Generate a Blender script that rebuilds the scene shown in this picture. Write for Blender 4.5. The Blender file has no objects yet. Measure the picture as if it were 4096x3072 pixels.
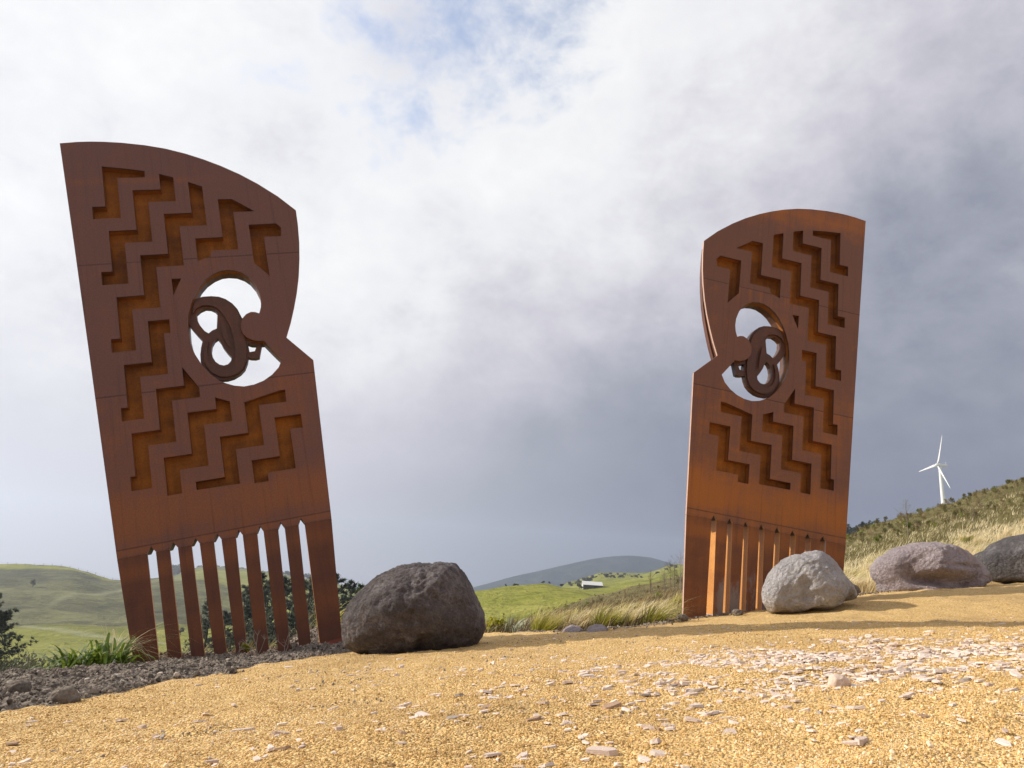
import bpy, bmesh, math, random
import numpy as np
from mathutils import Vector, Matrix, noise
from mathutils.geometry import tessellate_polygon
random.seed(7); rng = np.random.default_rng(7)
S = bpy.context.scene
C = S.collection

# ------------------------------------------------------------------ camera
cam_data = bpy.data.cameras.new("camera"); cam = bpy.data.objects.new("camera", cam_data); C.objects.link(cam)
cam_data.sensor_width = 36.0; cam_data.sensor_fit = 'HORIZONTAL'; cam_data.lens = 36*2734.4/4096
cam_data.clip_start = 0.05; cam_data.clip_end = 20000
cam.matrix_world = Matrix(((0.99783,-0.06580,0,0),(-0.01700,-0.25774,-0.96607,0),(0.06357,0.96397,-0.25830,0),(0,0,0,1)))
S.camera = cam

# ------------------------------------------------------------------ sun and sky
SUN_EL = math.radians(29); SUN_BACK = math.radians(12)      # sun to the left of the view, a little behind the panels
to_sun = Vector((-math.cos(SUN_EL)*math.cos(SUN_BACK), math.cos(SUN_EL)*math.sin(SUN_BACK), math.sin(SUN_EL)))
sun_data = bpy.data.lights.new("sun", 'SUN'); sun_data.energy = 5.0; sun_data.angle = math.radians(0.6); sun_data.color = (1.0,0.93,0.82)
sun = bpy.data.objects.new("sun", sun_data); C.objects.link(sun); sun.rotation_euler = to_sun.to_track_quat('Z','Y').to_euler()
S.view_settings.view_transform = 'Standard'; S.view_settings.look = 'None'; S.view_settings.exposure = 0.14; S.view_settings.gamma = 1.0
S.view_settings.use_curve_mapping = False

class NT:
    """small helper for writing node trees"""
    def __init__(s, tree): s.t = tree; s.n = tree.nodes; s.l = tree.links
    def node(s, typ, ins=None, **kw):
        n = s.n.new(typ)
        for k, v in kw.items(): setattr(n, k, v)
        for k, v in (ins or {}).items(): s.put(n.inputs[k], v)
        return n
    def put(s, sock, v):
        if isinstance(v, bpy.types.NodeSocket): s.l.new(v, sock)
        else: sock.default_value = v
    def math(s, op, a, b=0.0, c=0.0, clamp=False):
        n = s.n.new('ShaderNodeMath'); n.operation = op; n.use_clamp = clamp
        for i, v in enumerate((a,b,c)): s.put(n.inputs[i], v)
        return n.outputs[0]
    def dot(s, a, v):
        n = s.n.new('ShaderNodeVectorMath'); n.operation = 'DOT_PRODUCT'; s.put(n.inputs[0], a); n.inputs[1].default_value = v
        return n.outputs['Value']
    def scale(s, a, v):
        n = s.n.new('ShaderNodeVectorMath'); n.operation = 'MULTIPLY'; s.put(n.inputs[0], a); n.inputs[1].default_value = v
        return n.outputs[0]
    def noise(s, vec, sc, det=4, rough=.5, dist=0., w=None):
        n = s.n.new('ShaderNodeTexNoise'); s.put(n.inputs['Vector'], vec)
        n.inputs['Scale'].default_value = sc; n.inputs['Detail'].default_value = det; n.inputs['Roughness'].default_value = rough; n.inputs['Distortion'].default_value = dist
        return n.outputs['Fac']
    def voro(s, vec, sc, out='Distance', feat='F1'):
        n = s.n.new('ShaderNodeTexVoronoi'); n.feature = feat; s.put(n.inputs['Vector'], vec); n.inputs['Scale'].default_value = sc
        return n.outputs[out]
    def ss(s, x, a, b):
        n = s.n.new('ShaderNodeMapRange'); n.interpolation_type = 'SMOOTHSTEP'
        s.put(n.inputs['Value'], x); n.inputs['From Min'].default_value = a; n.inputs['From Max'].default_value = b
        return n.outputs['Result']
    def mix(s, f, a, b, mode='MIX'):
        n = s.n.new('ShaderNodeMix'); n.data_type = 'RGBA'; n.blend_type = mode; n.clamp_result = False
        s.put(n.inputs[0], f)
        for i, v in ((6,a),(7,b)):
            if not isinstance(v, bpy.types.NodeSocket) and len(v) == 3: v = (*v,1)
            s.put(n.inputs[i], v)
        return n.outputs[2]
    def ramp(s, x, stops):
        n = s.n.new('ShaderNodeValToRGB'); s.put(n.inputs[0], x); e = n.color_ramp.elements
        while len(e) < len(stops): e.new(.5)
        for el, (p, c) in zip(e, stops): el.position = p; el.color = (*c,1)
        return n.outputs[0]
    def bump(s, h, strength=.5, dist=.02, nrm=None):
        n = s.n.new('ShaderNodeBump'); s.put(n.inputs['Height'], h); n.inputs['Strength'].default_value = strength; n.inputs['Distance'].default_value = dist
        if nrm is not None: s.put(n.inputs['Normal'], nrm)
        return n.outputs[0]

world = bpy.data.worlds.new("World"); S.world = world; world.use_nodes = True
W = NT(world.node_tree); W.n.clear()
wd = W.node('ShaderNodeTexCoord').outputs['Generated']
sky = W.node('ShaderNodeTexSky', sky_type='NISHITA', sun_disc=False, sun_elevation=SUN_EL, sun_rotation=math.atan2(to_sun.x, to_sun.y), air_density=1.0, dust_density=1.5, ozone_density=1.5)
sx = W.node('ShaderNodeSeparateXYZ', {'Vector': wd})
zc = W.math('ADD', W.math('MAXIMUM', sx.outputs['Z'], 0.0), 0.28)
pu = W.math('DIVIDE', sx.outputs['X'], zc); pv = W.math('DIVIDE', sx.outputs['Y'], zc)
cp = W.node('ShaderNodeCombineXYZ', {'X': pu, 'Y': pv, 'Z': 0.37}).outputs[0]
wq = W.scale(wd, (1.0,1.0,1.35))
n_big = W.math('ADD', W.math('MULTIPLY', W.noise(wq, 2.3, 7, .55, .35), .7), W.math('MULTIPLY', W.noise(cp, 1.05, 7, .55, .4), .3))
n_mid = W.math('ADD', W.math('MULTIPLY', W.noise(wq, 6.0, 9, .60, .25), .7), W.math('MULTIPLY', W.noise(cp, 2.7, 9, .60, .5), .3)); n_fine = W.noise(wq, 15.0, 9, .64, .2)
nn = lambda v: tuple(Vector(v).normalized())
# the break in the clouds, high in the middle of the sky, and a few thin places near it
gap = W.ss(W.dot(wd, nn((-.11,1.0,1.06))), .968, 1.0)
gap2 = W.ss(W.dot(wd, nn((-.19,1.0,.74))), .990, 1.0)
gap3 = W.ss(W.dot(wd, nn((-.42,1.0,.66))), .988, 1.0)
gapf = W.math('ADD', W.math('MULTIPLY', gap, .58), W.math('ADD', W.math('MULTIPLY', gap2, .24), W.math('MULTIPLY', gap3, .16)))
thin = W.math('ADD', gapf, W.math('MULTIPLY', W.math('SUBTRACT', n_mid, .5), 2.0))
thin = W.math('ADD', thin, W.math('MULTIPLY', W.math('SUBTRACT', n_fine, .5), 1.0))
blue = W.math('MULTIPLY', W.math('MULTIPLY', W.ss(thin, .20, .86), W.ss(gapf, .01, .14)), .88)
# thickness of the cloud deck: bright and thin towards the sun on the left, heavy and slate grey to the right and low down
sunny = W.ss(W.dot(wd, nn((-.85,.62,.62))), .30, 1.0)
bright2 = W.ss(W.dot(wd, nn((.24,1.0,.84))), .93, 1.0)
heavy = W.ss(W.dot(wd, nn((.75,1.0,.10))), .60, 1.0)
low = W.ss(sx.outputs['Z'], .40, .02)
lum = W.math('ADD', W.math('MULTIPLY', sunny, .27), W.math('MULTIPLY', bright2, .21))
lum = W.math('ADD', lum, .60)
lum = W.math('SUBTRACT', lum, W.math('MULTIPLY', heavy, .28))
lum = W.math('SUBTRACT', lum, W.math('MULTIPLY', low, .235))
var = W.math('ADD', W.math('MULTIPLY', W.math('SUBTRACT', n_big, .5), .82), W.math('MULTIPLY', W.math('SUBTRACT', n_mid, .5), .62))
var = W.math('ADD', var, W.math('MULTIPLY', W.math('SUBTRACT', n_fine, .5), .32))
lum = W.math('ADD', lum, W.math('MULTIPLY', var, W.math('SUBTRACT', 1.0, W.math('MULTIPLY', low, .93))), clamp=False)
cloud = W.ramp(lum, [(0.08,(.20,.22,.30)),(.32,(.37,.385,.455)),(.58,(.635,.62,.685)),(.80,(.86,.86,.885)),(1.0,(.97,.97,.965))])
cloud10 = W.scale(cloud, (9.2,9.2,9.2))
bg = W.node('ShaderNodeBackground', {'Color': W.mix(blue, cloud10, W.scale(sky.outputs[0],(2.5,2.25,2.15))), 'Strength': 0.1})
W.l.new(bg.outputs[0], W.node('ShaderNodeOutputWorld').inputs['Surface'])

# panel drawing, in metres in the plane of the panel (x to the right, y up), origin at the foot
D = {"rec":[[[-0.7,4.593],[-0.51,4.566],[-0.345,4.535],[-0.35,4.467],[-0.581,4.467],[-0.581,4.052],[-0.807,4.052],[-0.807,4.176],[-0.7,4.176]],[[-0.226,4.502],[-0.106,4.459],[-0.106,4.205],[-0.342,4.205],[-0.342,3.797],[-0.571,3.797],[-0.571,3.396],[-0.78,3.396],[-0.78,3.523],[-0.691,3.523],[-0.691,3.925],[-0.465,3.925],[-0.465,4.335],[-0.226,4.335]],[[0.018,4.406],[0.138,4.352],[0.138,3.938],[-0.101,3.938],[-0.101,3.538],[-0.334,3.538],[-0.334,3.141],[-0.563,3.141],[-0.563,2.756],[-0.75,2.756],[-0.75,2.879],[-0.678,2.879],[-0.678,3.271],[-0.456,3.271],[-0.456,3.665],[-0.223,3.665],[-0.223,4.076],[0.018,4.076]],[[0.263,4.209],[0.391,4.206],[0.582,4.065],[0.388,4.065],[0.388,3.669],[0.144,3.669],[0.14,3.613],[0.021,3.573],[0.021,3.805],[0.263,3.805]],[[0.511,3.922],[0.764,3.922],[0.803,3.877],[0.795,3.783],[0.634,3.783],[0.634,3.372],[0.511,3.519]],[[-0.218,3.412],[-0.138,3.408],[-0.216,3.249]],[[-0.449,3.018],[-0.274,3.018],[-0.274,2.89],[-0.329,2.89],[-0.329,2.506],[-0.552,2.506],[-0.552,2.13],[-0.722,2.13],[-0.722,2.246],[-0.669,2.246],[-0.669,2.631],[-0.449,2.631]],[[-0.212,2.554],[-0.212,2.381],[-0.439,2.381],[-0.439,2.012],[-0.659,2.012],[-0.659,1.642],[-0.697,1.642],[-0.697,1.522],[-0.542,1.522],[-0.542,1.887],[-0.322,1.887],[-0.322,2.258],[-0.095,2.258],[-0.093,2.347]],[[0.026,2.238],[0.143,2.184],[0.143,2.001],[-0.09,2.001],[-0.09,1.637],[-0.319,1.637],[-0.319,1.436],[-0.433,1.433],[-0.433,1.762],[-0.211,1.762],[-0.211,2.131],[0.026,2.131]],[[0.262,2.158],[0.577,2.228],[0.625,2.228],[0.619,2.113],[0.381,2.113],[0.381,1.742],[0.143,1.742],[0.143,1.435],[-0.206,1.441],[-0.206,1.513],[0.026,1.513],[0.026,1.874],[0.262,1.874]],[[0.499,1.98],[0.73,1.98],[0.73,1.853],[0.619,1.853],[0.619,1.489],[0.378,1.489],[0.378,1.415],[0.26,1.415],[0.26,1.621],[0.499,1.621]]],"out":[[-1.024,4.843],[-0.883,4.856],[-0.772,4.859],[-0.66,4.855],[-0.513,4.843],[-0.319,4.814],[-0.145,4.774],[0.029,4.715],[0.18,4.65],[0.332,4.573],[0.495,4.475],[0.647,4.365],[0.82,4.217],[0.971,4.056],[0.968,3.894],[0.955,3.702],[0.933,3.528],[0.9,3.342],[0.859,3.175],[0.813,3.024],[0.762,2.876],[0.703,2.732],[0.914,2.481],[0.86,1.012],[0.81,-0.113]],"left":[[-1.024,4.843],[-0.972,3.788],[-0.924,2.755],[-0.838,0.827],[-0.803,0.167]],"hole":[[0.502,2.722],[0.568,2.624],[0.638,2.527],[0.598,2.45],[0.53,2.385],[0.45,2.338],[0.367,2.313],[0.279,2.306],[0.195,2.326],[0.128,2.358],[0.078,2.388],[0.012,2.461],[-0.048,2.553],[-0.094,2.659],[-0.119,2.751],[-0.128,2.841],[-0.123,2.955],[-0.111,3.045],[-0.08,3.141],[-0.047,3.222],[0.009,3.318],[0.066,3.382],[0.137,3.431],[0.206,3.458],[0.266,3.462],[0.339,3.45],[0.403,3.416],[0.45,3.371],[0.494,3.297],[0.521,3.208],[0.526,3.126],[0.516,3.058],[0.494,2.998],[0.46,3.015],[0.423,3.02],[0.38,3.003],[0.342,2.965],[0.322,2.916],[0.317,2.866],[0.328,2.815],[0.357,2.774],[0.394,2.747],[0.447,2.726]],"coil":[[-0.063,3.208],[-0.029,3.225],[0.023,3.237],[0.096,3.236],[0.16,3.224],[0.216,3.195],[0.27,3.145],[0.308,3.085],[0.335,2.997],[0.364,2.926],[0.366,2.824],[0.41,2.752],[0.489,2.722],[0.477,2.702],[0.443,2.587],[0.411,2.58],[0.368,2.587],[0.347,2.596],[0.335,2.552],[0.305,2.49],[0.263,2.45],[0.202,2.418],[0.143,2.407],[0.072,2.411],[0.018,2.442],[-0.031,2.517],[-0.061,2.598],[-0.057,2.674],[-0.042,2.746],[-0.022,2.806],[-0.065,2.872],[-0.101,2.934],[-0.131,2.995],[-0.119,3.111]],"coilh":[[[-0.048,3.075],[-0.012,3.105],[0.033,3.123],[0.076,3.115],[0.11,3.092],[0.13,3.059],[0.122,3.002],[0.108,2.91],[0.067,2.895],[0.034,2.87],[0.002,2.898],[-0.028,2.951],[-0.048,3.008]],[[0.105,2.812],[0.077,2.794],[0.051,2.752],[0.038,2.696],[0.043,2.638],[0.063,2.59],[0.095,2.558],[0.129,2.545],[0.166,2.553],[0.195,2.582],[0.204,2.618],[0.172,2.667],[0.142,2.725],[0.126,2.776]],[[0.359,2.73],[0.39,2.714],[0.431,2.707],[0.423,2.679],[0.409,2.651],[0.364,2.648]]],"band":[[-0.039,3.181],[0.022,3.209],[0.094,3.209],[0.152,3.197],[0.207,3.169],[0.257,3.119],[0.295,3.059],[0.316,2.985],[0.328,2.865],[0.34,2.754],[0.34,2.654],[0.325,2.565],[0.291,2.491],[0.235,2.445],[0.16,2.427],[0.09,2.436],[0.024,2.481],[-0.012,2.542],[-0.033,2.61],[-0.021,2.698],[0.004,2.76],[0.028,2.79],[0.006,2.711],[0.004,2.629],[0.025,2.562],[0.07,2.516],[0.125,2.496],[0.177,2.506],[0.216,2.538],[0.234,2.593],[0.245,2.691],[0.244,2.782],[0.229,2.901],[0.195,2.997],[0.153,3.078],[0.114,3.12],[0.058,3.14],[0.0,3.139],[-0.046,3.114],[-0.075,3.067],[-0.069,3.134]],"leaf":[[0.161,2.98],[0.182,2.94],[0.195,2.863],[0.202,2.795],[0.209,2.695],[0.181,2.74],[0.156,2.809],[0.147,2.885],[0.151,2.943]]}

# ------------------------------------------------------------------ object helpers
def tag(o, label=None, cat=None, group=None, kind=None):
    if label: o['label'] = label
    if cat: o['category'] = cat
    if group: o['group'] = group
    if kind: o['kind'] = kind
    return o
def link(name, me, mat=None, parent=None, loc=None, rot=None, scale=None):
    o = bpy.data.objects.new(name, me); C.objects.link(o)
    if mat is not None and me is not None and not me.materials: me.materials.append(mat)
    if parent: o.parent = parent
    if loc is not None: o.location = loc
    if rot is not None: o.rotation_euler = rot
    if scale is not None: o.scale = scale if hasattr(scale,'__len__') else (scale,)*3
    return o
def empty(name, loc=(0,0,0), mat=None):
    o = bpy.data.objects.new(name, None); C.objects.link(o); o.empty_display_size = .1
    if mat is not None: o.matrix_world = mat
    else: o.location = loc
    return o
def copy_tree(o, parent=None):
    c = o.copy(); C.objects.link(c); c.parent = parent
    for ch in list(o.children): copy_tree(ch, c)
    return c
def mesh(name, V, Fc, smooth=False):
    me = bpy.data.meshes.new(name); me.from_pydata([tuple(map(float,v)) for v in V], [], [tuple(map(int,f)) for f in Fc])
    if smooth: me.polygons.foreach_set('use_smooth', [True]*len(me.polygons))
    me.update(); return me
def grid_mesh(name, X, Y, Z, smooth=True):
    r, c = X.shape; V = np.stack([X,Y,Z],-1).reshape(-1,3)
    i = (np.arange(r-1)[:,None]*c+np.arange(c-1)[None]).ravel()
    Fc = np.stack([i,i+1,i+c+1,i+c],1)
    me = bpy.data.meshes.new(name); me.vertices.add(len(V)); me.vertices.foreach_set('co', V.ravel())
    me.loops.add(Fc.size); me.loops.foreach_set('vertex_index', Fc.ravel().astype(np.int32))
    me.polygons.add(len(Fc)); me.polygons.foreach_set('loop_start', (np.arange(len(Fc))*4).astype(np.int32))
    me.polygons.foreach_set('use_smooth', [smooth]*len(Fc)); me.update(calc_edges=True); return me
def tri_mesh(name, V, T, smooth=False):
    V = np.asarray(V, float).reshape(-1,3); T = np.asarray(T, np.int32).reshape(-1,3)
    me = bpy.data.meshes.new(name); me.vertices.add(len(V)); me.vertices.foreach_set('co', V.ravel())
    me.loops.add(T.size); me.loops.foreach_set('vertex_index', T.ravel())
    me.polygons.add(len(T)); me.polygons.foreach_set('loop_start', (np.arange(len(T))*3).astype(np.int32))
    me.polygons.foreach_set('use_smooth', [smooth]*len(T)); me.update(calc_edges=True); return me
def prism(rings, d0, d1, flip=1, x0=0):
    """outer ring and holes in (x, z), extruded along y from d0 to d1"""
    rings = [[(flip*p[0],p[1]) for p in r] for r in rings]
    tris = tessellate_polygon([[Vector((p[0],p[1],0)) for p in r] for r in rings])
    flat = [p for r in rings for p in r]; n = len(flat)
    V = [(p[0],d0,p[1]) for p in flat]+[(p[0],d1,p[1]) for p in flat]; Fc = []
    for t in tris:
        a,b,c = (flat[i] for i in t)
        ar = (b[0]-a[0])*(c[1]-a[1])-(b[1]-a[1])*(c[0]-a[0])
        if abs(ar) < 1e-9: continue
        t = t if ar > 0 else t[::-1]
        Fc.append(tuple(t)); Fc.append(tuple(i+n for i in t[::-1]))
    base = 0
    for k, r in enumerate(rings):
        m = len(r); area = sum(r[i][0]*r[(i+1)%m][1]-r[(i+1)%m][0]*r[i][1] for i in range(m))
        ccw = (area > 0) == (k == 0)
        for i in range(m):
            a, b = base+i, base+(i+1)%m
            Fc.append((a,a+n,b+n,b) if ccw else (b,b+n,a+n,a))
        base += m
    return V, Fc
def sst(x, a, b):
    t = np.clip((np.asarray(x,float)-a)/(b-a),0,1); return t*t*(3-2*t)
def vnoise(X, Y, sc, seed=0):
    """smooth value noise for numpy arrays"""
    X = np.asarray(X,float)*sc+seed*17.31; Y = np.asarray(Y,float)*sc+seed*7.77
    xi = np.floor(X).astype(np.int64); yi = np.floor(Y).astype(np.int64); fx = X-xi; fy = Y-yi
    fx = fx*fx*(3-2*fx); fy = fy*fy*(3-2*fy)
    def h(a,b):
        n = (a*374761393+b*668265263+seed*1442695) & 0x7fffffff; n = ((n^(n>>13))*1274126177) & 0x7fffffff
        return ((n^(n>>16)) & 0xffff)/65535.0
    return (h(xi,yi)*(1-fx)+h(xi+1,yi)*fx)*(1-fy)+(h(xi,yi+1)*(1-fx)+h(xi+1,yi+1)*fx)*fy-.5
def fbm(X, Y, sc, o=4, seed=0, g=.5):
    r = 0; a = 1
    for k in range(o): r = r+a*vnoise(X,Y,sc*2**k,seed+k); a *= g
    return r

# ------------------------------------------------------------------ materials
def new_mat(name):
    m = bpy.data.materials.new(name); m.use_nodes = True; t = NT(m.node_tree); t.n.clear()
    b = t.node('ShaderNodeBsdfPrincipled'); o = t.node('ShaderNodeOutputMaterial'); t.l.new(b.outputs[0], o.inputs['Surface'])
    return m, t, b
def pos(t): return t.node('ShaderNodeNewGeometry').outputs['Position']
def obj_co(t): return t.node('ShaderNodeTexCoord').outputs['Object']
def orand(t): return t.node('ShaderNodeObjectInfo').outputs['Random']
def simple(name, col, rough=.8, spec=.3, var=.25, sc=8, bump=0, bsc=60, translucent=0):
    m, t, b = new_mat(name); co = obj_co(t)
    n = t.noise(co, sc, 5, .6)
    k = t.math('ADD', 1-var/2, t.math('MULTIPLY', t.math('ADD', t.math('SUBTRACT', n, .5), t.math('MULTIPLY', t.math('SUBTRACT', orand(t), .5), .5)), var*2))
    c = t.mix(1.0, (*col,1), t.node('ShaderNodeCombineColor', {'Red': k,'Green': k,'Blue': k}).outputs[0], 'MULTIPLY')
    t.put(b.inputs['Base Color'], c); b.inputs['Roughness'].default_value = rough; b.inputs['Specular IOR Level'].default_value = spec
    if bump: t.put(b.inputs['Normal'], t.bump(t.noise(co, bsc, 6, .65), bump, .02))
    return m
def leaf_mat(name, cols, rough=.55, spec=.3, trans=.35, tip=None, z=(0,.5)):
    """foliage: colour varies by plant and by place in the plant; light passes through the leaves"""
    m, t, b = new_mat(name); co = obj_co(t)
    f = t.math('ADD', t.math('MULTIPLY', t.noise(co, 5, 3, .6), .7), t.math('MULTIPLY', orand(t), .55))
    n = len(cols); c = t.ramp(f, [(.28+.5*i/max(1,n-1), cols[i]) for i in range(n)])
    if tip:
        zz = t.node('ShaderNodeSeparateXYZ', {'Vector': co}).outputs['Z']
        c = t.mix(t.ss(zz, *z), c, tip)
    t.put(b.inputs['Base Color'], c); b.inputs['Roughness'].default_value = rough; b.inputs['Specular IOR Level'].default_value = spec
    tr = t.node('ShaderNodeBsdfTranslucent', {'Color': c}); mx = t.node('ShaderNodeMixShader', {'Fac': trans})
    t.l.new(b.outputs[0], mx.inputs[1]); t.l.new(tr.outputs[0], mx.inputs[2])
    o = [q for q in t.n if q.type == 'OUTPUT_MATERIAL'][0]; t.l.new(mx.outputs[0], o.inputs['Surface'])
    return m

def rust(name, dark, warm, bands=(), rough=.5, warmth=.5, foot=None, stain=False):
    m, t, b = new_mat(name); co = obj_co(t); z = t.node('ShaderNodeSeparateXYZ', {'Vector': co}).outputs['Z']
    big = t.noise(co, 1.1, 4, .55, .4); streak = t.noise(t.scale(co,(1.2,1.2,9)), 1.0, 5, .6); run = t.noise(t.scale(co,(14,14,.7)), 1.0, 4, .6); grain = t.math('ADD', t.math('MULTIPLY', t.noise(co, 75, 3, .75), .65), t.math('MULTIPLY', t.noise(co, 230, 2, .7), .35)); mott = t.noise(co, 9, 6, .65)
    f = t.math('ADD', t.math('MULTIPLY', big, .9), t.math('ADD', t.math('MULTIPLY', streak, .45), t.math('MULTIPLY', run, .42)))
    f = t.math('SUBTRACT', f, .08)
    f = t.math('ADD', f, t.math('MULTIPLY', t.math('SUBTRACT', mott, .5), .5))
    f = t.math('ADD', f, warmth-1.3)
    if bands:                                       # each sheet of the plating has weathered a little differently
        f = t.math('ADD', f, t.math('ADD', t.math('MULTIPLY', t.ss(z, 2.365, 2.355), .16), t.math('MULTIPLY', t.ss(z, 3.595, 3.605), -.06)))
        f = t.math('ADD', f, t.math('MULTIPLY', t.math('SUBTRACT', t.noise(t.scale(co,(5,5,1.0)), 1.3, 6, .7, .5), .5), .6))
    for (z0, w, amp) in bands:                      # patina bands along the weld lines of the plates
        dz = t.math('ABSOLUTE', t.math('SUBTRACT', t.math('ADD', z, t.math('MULTIPLY', t.math('SUBTRACT', t.noise(co, 3, 3), .5), w*.5)), z0))
        f = t.math('ADD', f, t.math('MULTIPLY', t.math('SUBTRACT', 1.0, t.ss(dz, 0, w)), amp))
    c = t.mix(t.ss(f, -.25, .55), dark, warm)
    g = t.math('ADD', .30, t.math('MULTIPLY', grain, 1.4))
    c = t.mix(1.0, c, t.node('ShaderNodeCombineColor', {'Red': g,'Green': g,'Blue': g}).outputs[0], 'MULTIPLY')
    for z0 in ((3.60, 2.36, 1.055) if bands else ()):   # weld seams between the sheets
        dz = t.math('ABSOLUTE', t.math('SUBTRACT', z, z0))
        s = t.math('MULTIPLY', t.math('SUBTRACT', 1.0, t.ss(dz, .002, .010)), t.math('ADD', .25, t.math('MULTIPLY', streak, .7)))
        c = t.mix(s, c, (.035,.016,.012))
        d = t.math('MULTIPLY', t.math('MULTIPLY', t.ss(t.math('SUBTRACT', z0, z), .28, .0), t.ss(t.math('SUBTRACT', z0, z), -.001, .004)), t.ss(run, .50, .72))
        c = t.mix(t.math('MULTIPLY', d, .55), c, warm)
    if bands or stain:                              # rain streaks down the plates
        w2 = t.ss(t.noise(t.scale(co,(26,26,.55)), 1.0, 5, .65, .3), .52, .74); w3 = t.ss(t.noise(co, 5.5, 6, .72, .4), .56, .74)
        c = t.mix(t.math('MULTIPLY', w2, .38), c, (.060,.026,.020)); c = t.mix(t.math('MULTIPLY', w3, .35), c, warm)
    if stain:                                       # dried concrete slurry and scuffs near the feet
        s = t.math('ADD', t.noise(t.scale(co,(3,3,1.2)), 2.1, 6, .7), t.math('MULTIPLY', t.math('SUBTRACT', 1.0, t.ss(z, .2, .75)), .22))
        x = t.node('ShaderNodeSeparateXYZ', {'Vector': co}).outputs['X']
        s = t.math('MULTIPLY', t.ss(s, .60, .74), t.math('MULTIPLY', t.ss(x, -.60, -.45), t.math('SUBTRACT', 1.0, t.ss(z, .50, .66))))
        c = t.mix(t.math('MULTIPLY', s, .75), c, (.24,.205,.19))
    if foot: c = t.mix(t.math('SUBTRACT', 1.0, t.ss(z, foot[0]-.004, foot[0]+.004)), c, foot[1])
    t.put(b.inputs['Base Color'], c); t.put(b.inputs['Roughness'], t.math('ADD', rough-.12, t.math('MULTIPLY', mott, .24)))
    b.inputs['Specular IOR Level'].default_value = .32
    t.put(b.inputs['Normal'], t.bump(t.math('ADD', grain, t.math('MULTIPLY', mott, .6)), .35, .004))
    return m
M = {}
BL = ((4.44,.07,.30),(2.42,.10,.15),(1.30,.34,.42),(1.03,.06,.25),(.62,.1,.2))
M['plate_l'] = rust('rust_plate_purple', (.152,.068,.053), (.245,.083,.030), BL, .52, .30)
M['plate_r'] = rust('rust_plate_orange', (.170,.073,.046), (.35,.115,.019), ((4.72,.42,.62),(1.25,.42,.50),(2.42,.14,.18),(3.3,.2,.12)), .54, .24)
M['recess'] = rust('rust_recess', (.12,.040,.009), (.42,.145,.016), (), .8, .60)
M['side'] = rust('rust_side', (.25,.085,.030), (.47,.20,.06), (), .6, .6)
M['edge'] = rust('rust_cut_edge', (.42,.26,.20), (.58,.40,.31), (), .6, .6)
M['tooth_l'] = rust('rust_tooth_brown', (.105,.038,.022), (.20,.065,.022), ((.86,.12,.3),(.3,.2,.25)), .58, .38, foot=(-.03,(.24,.060,.035)))
M['tooth_r'] = rust('rust_tooth_orange', (.130,.046,.022), (.27,.09,.020), ((.86,.12,.3),), .58, .44, stain=True)
M['tooth_lit_side'] = rust('rust_tooth_lit_side', (.40,.16,.035), (.58,.28,.07), (), .55, .6)  # brighter than the tooth fronts: sunlight put into the colour of the sides
M['tooth_lit_side_foot'] = rust('rust_tooth_lit_side_foot', (.42,.165,.032), (.60,.28,.065), (), .55, .6, foot=(.085,(.50,.40,.36)))  # same painted sunlight on the sides, above a pale foot
M['coil'] = rust('rust_coil', (.085,.036,.022), (.22,.075,.02), (), .42, .36)

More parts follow.
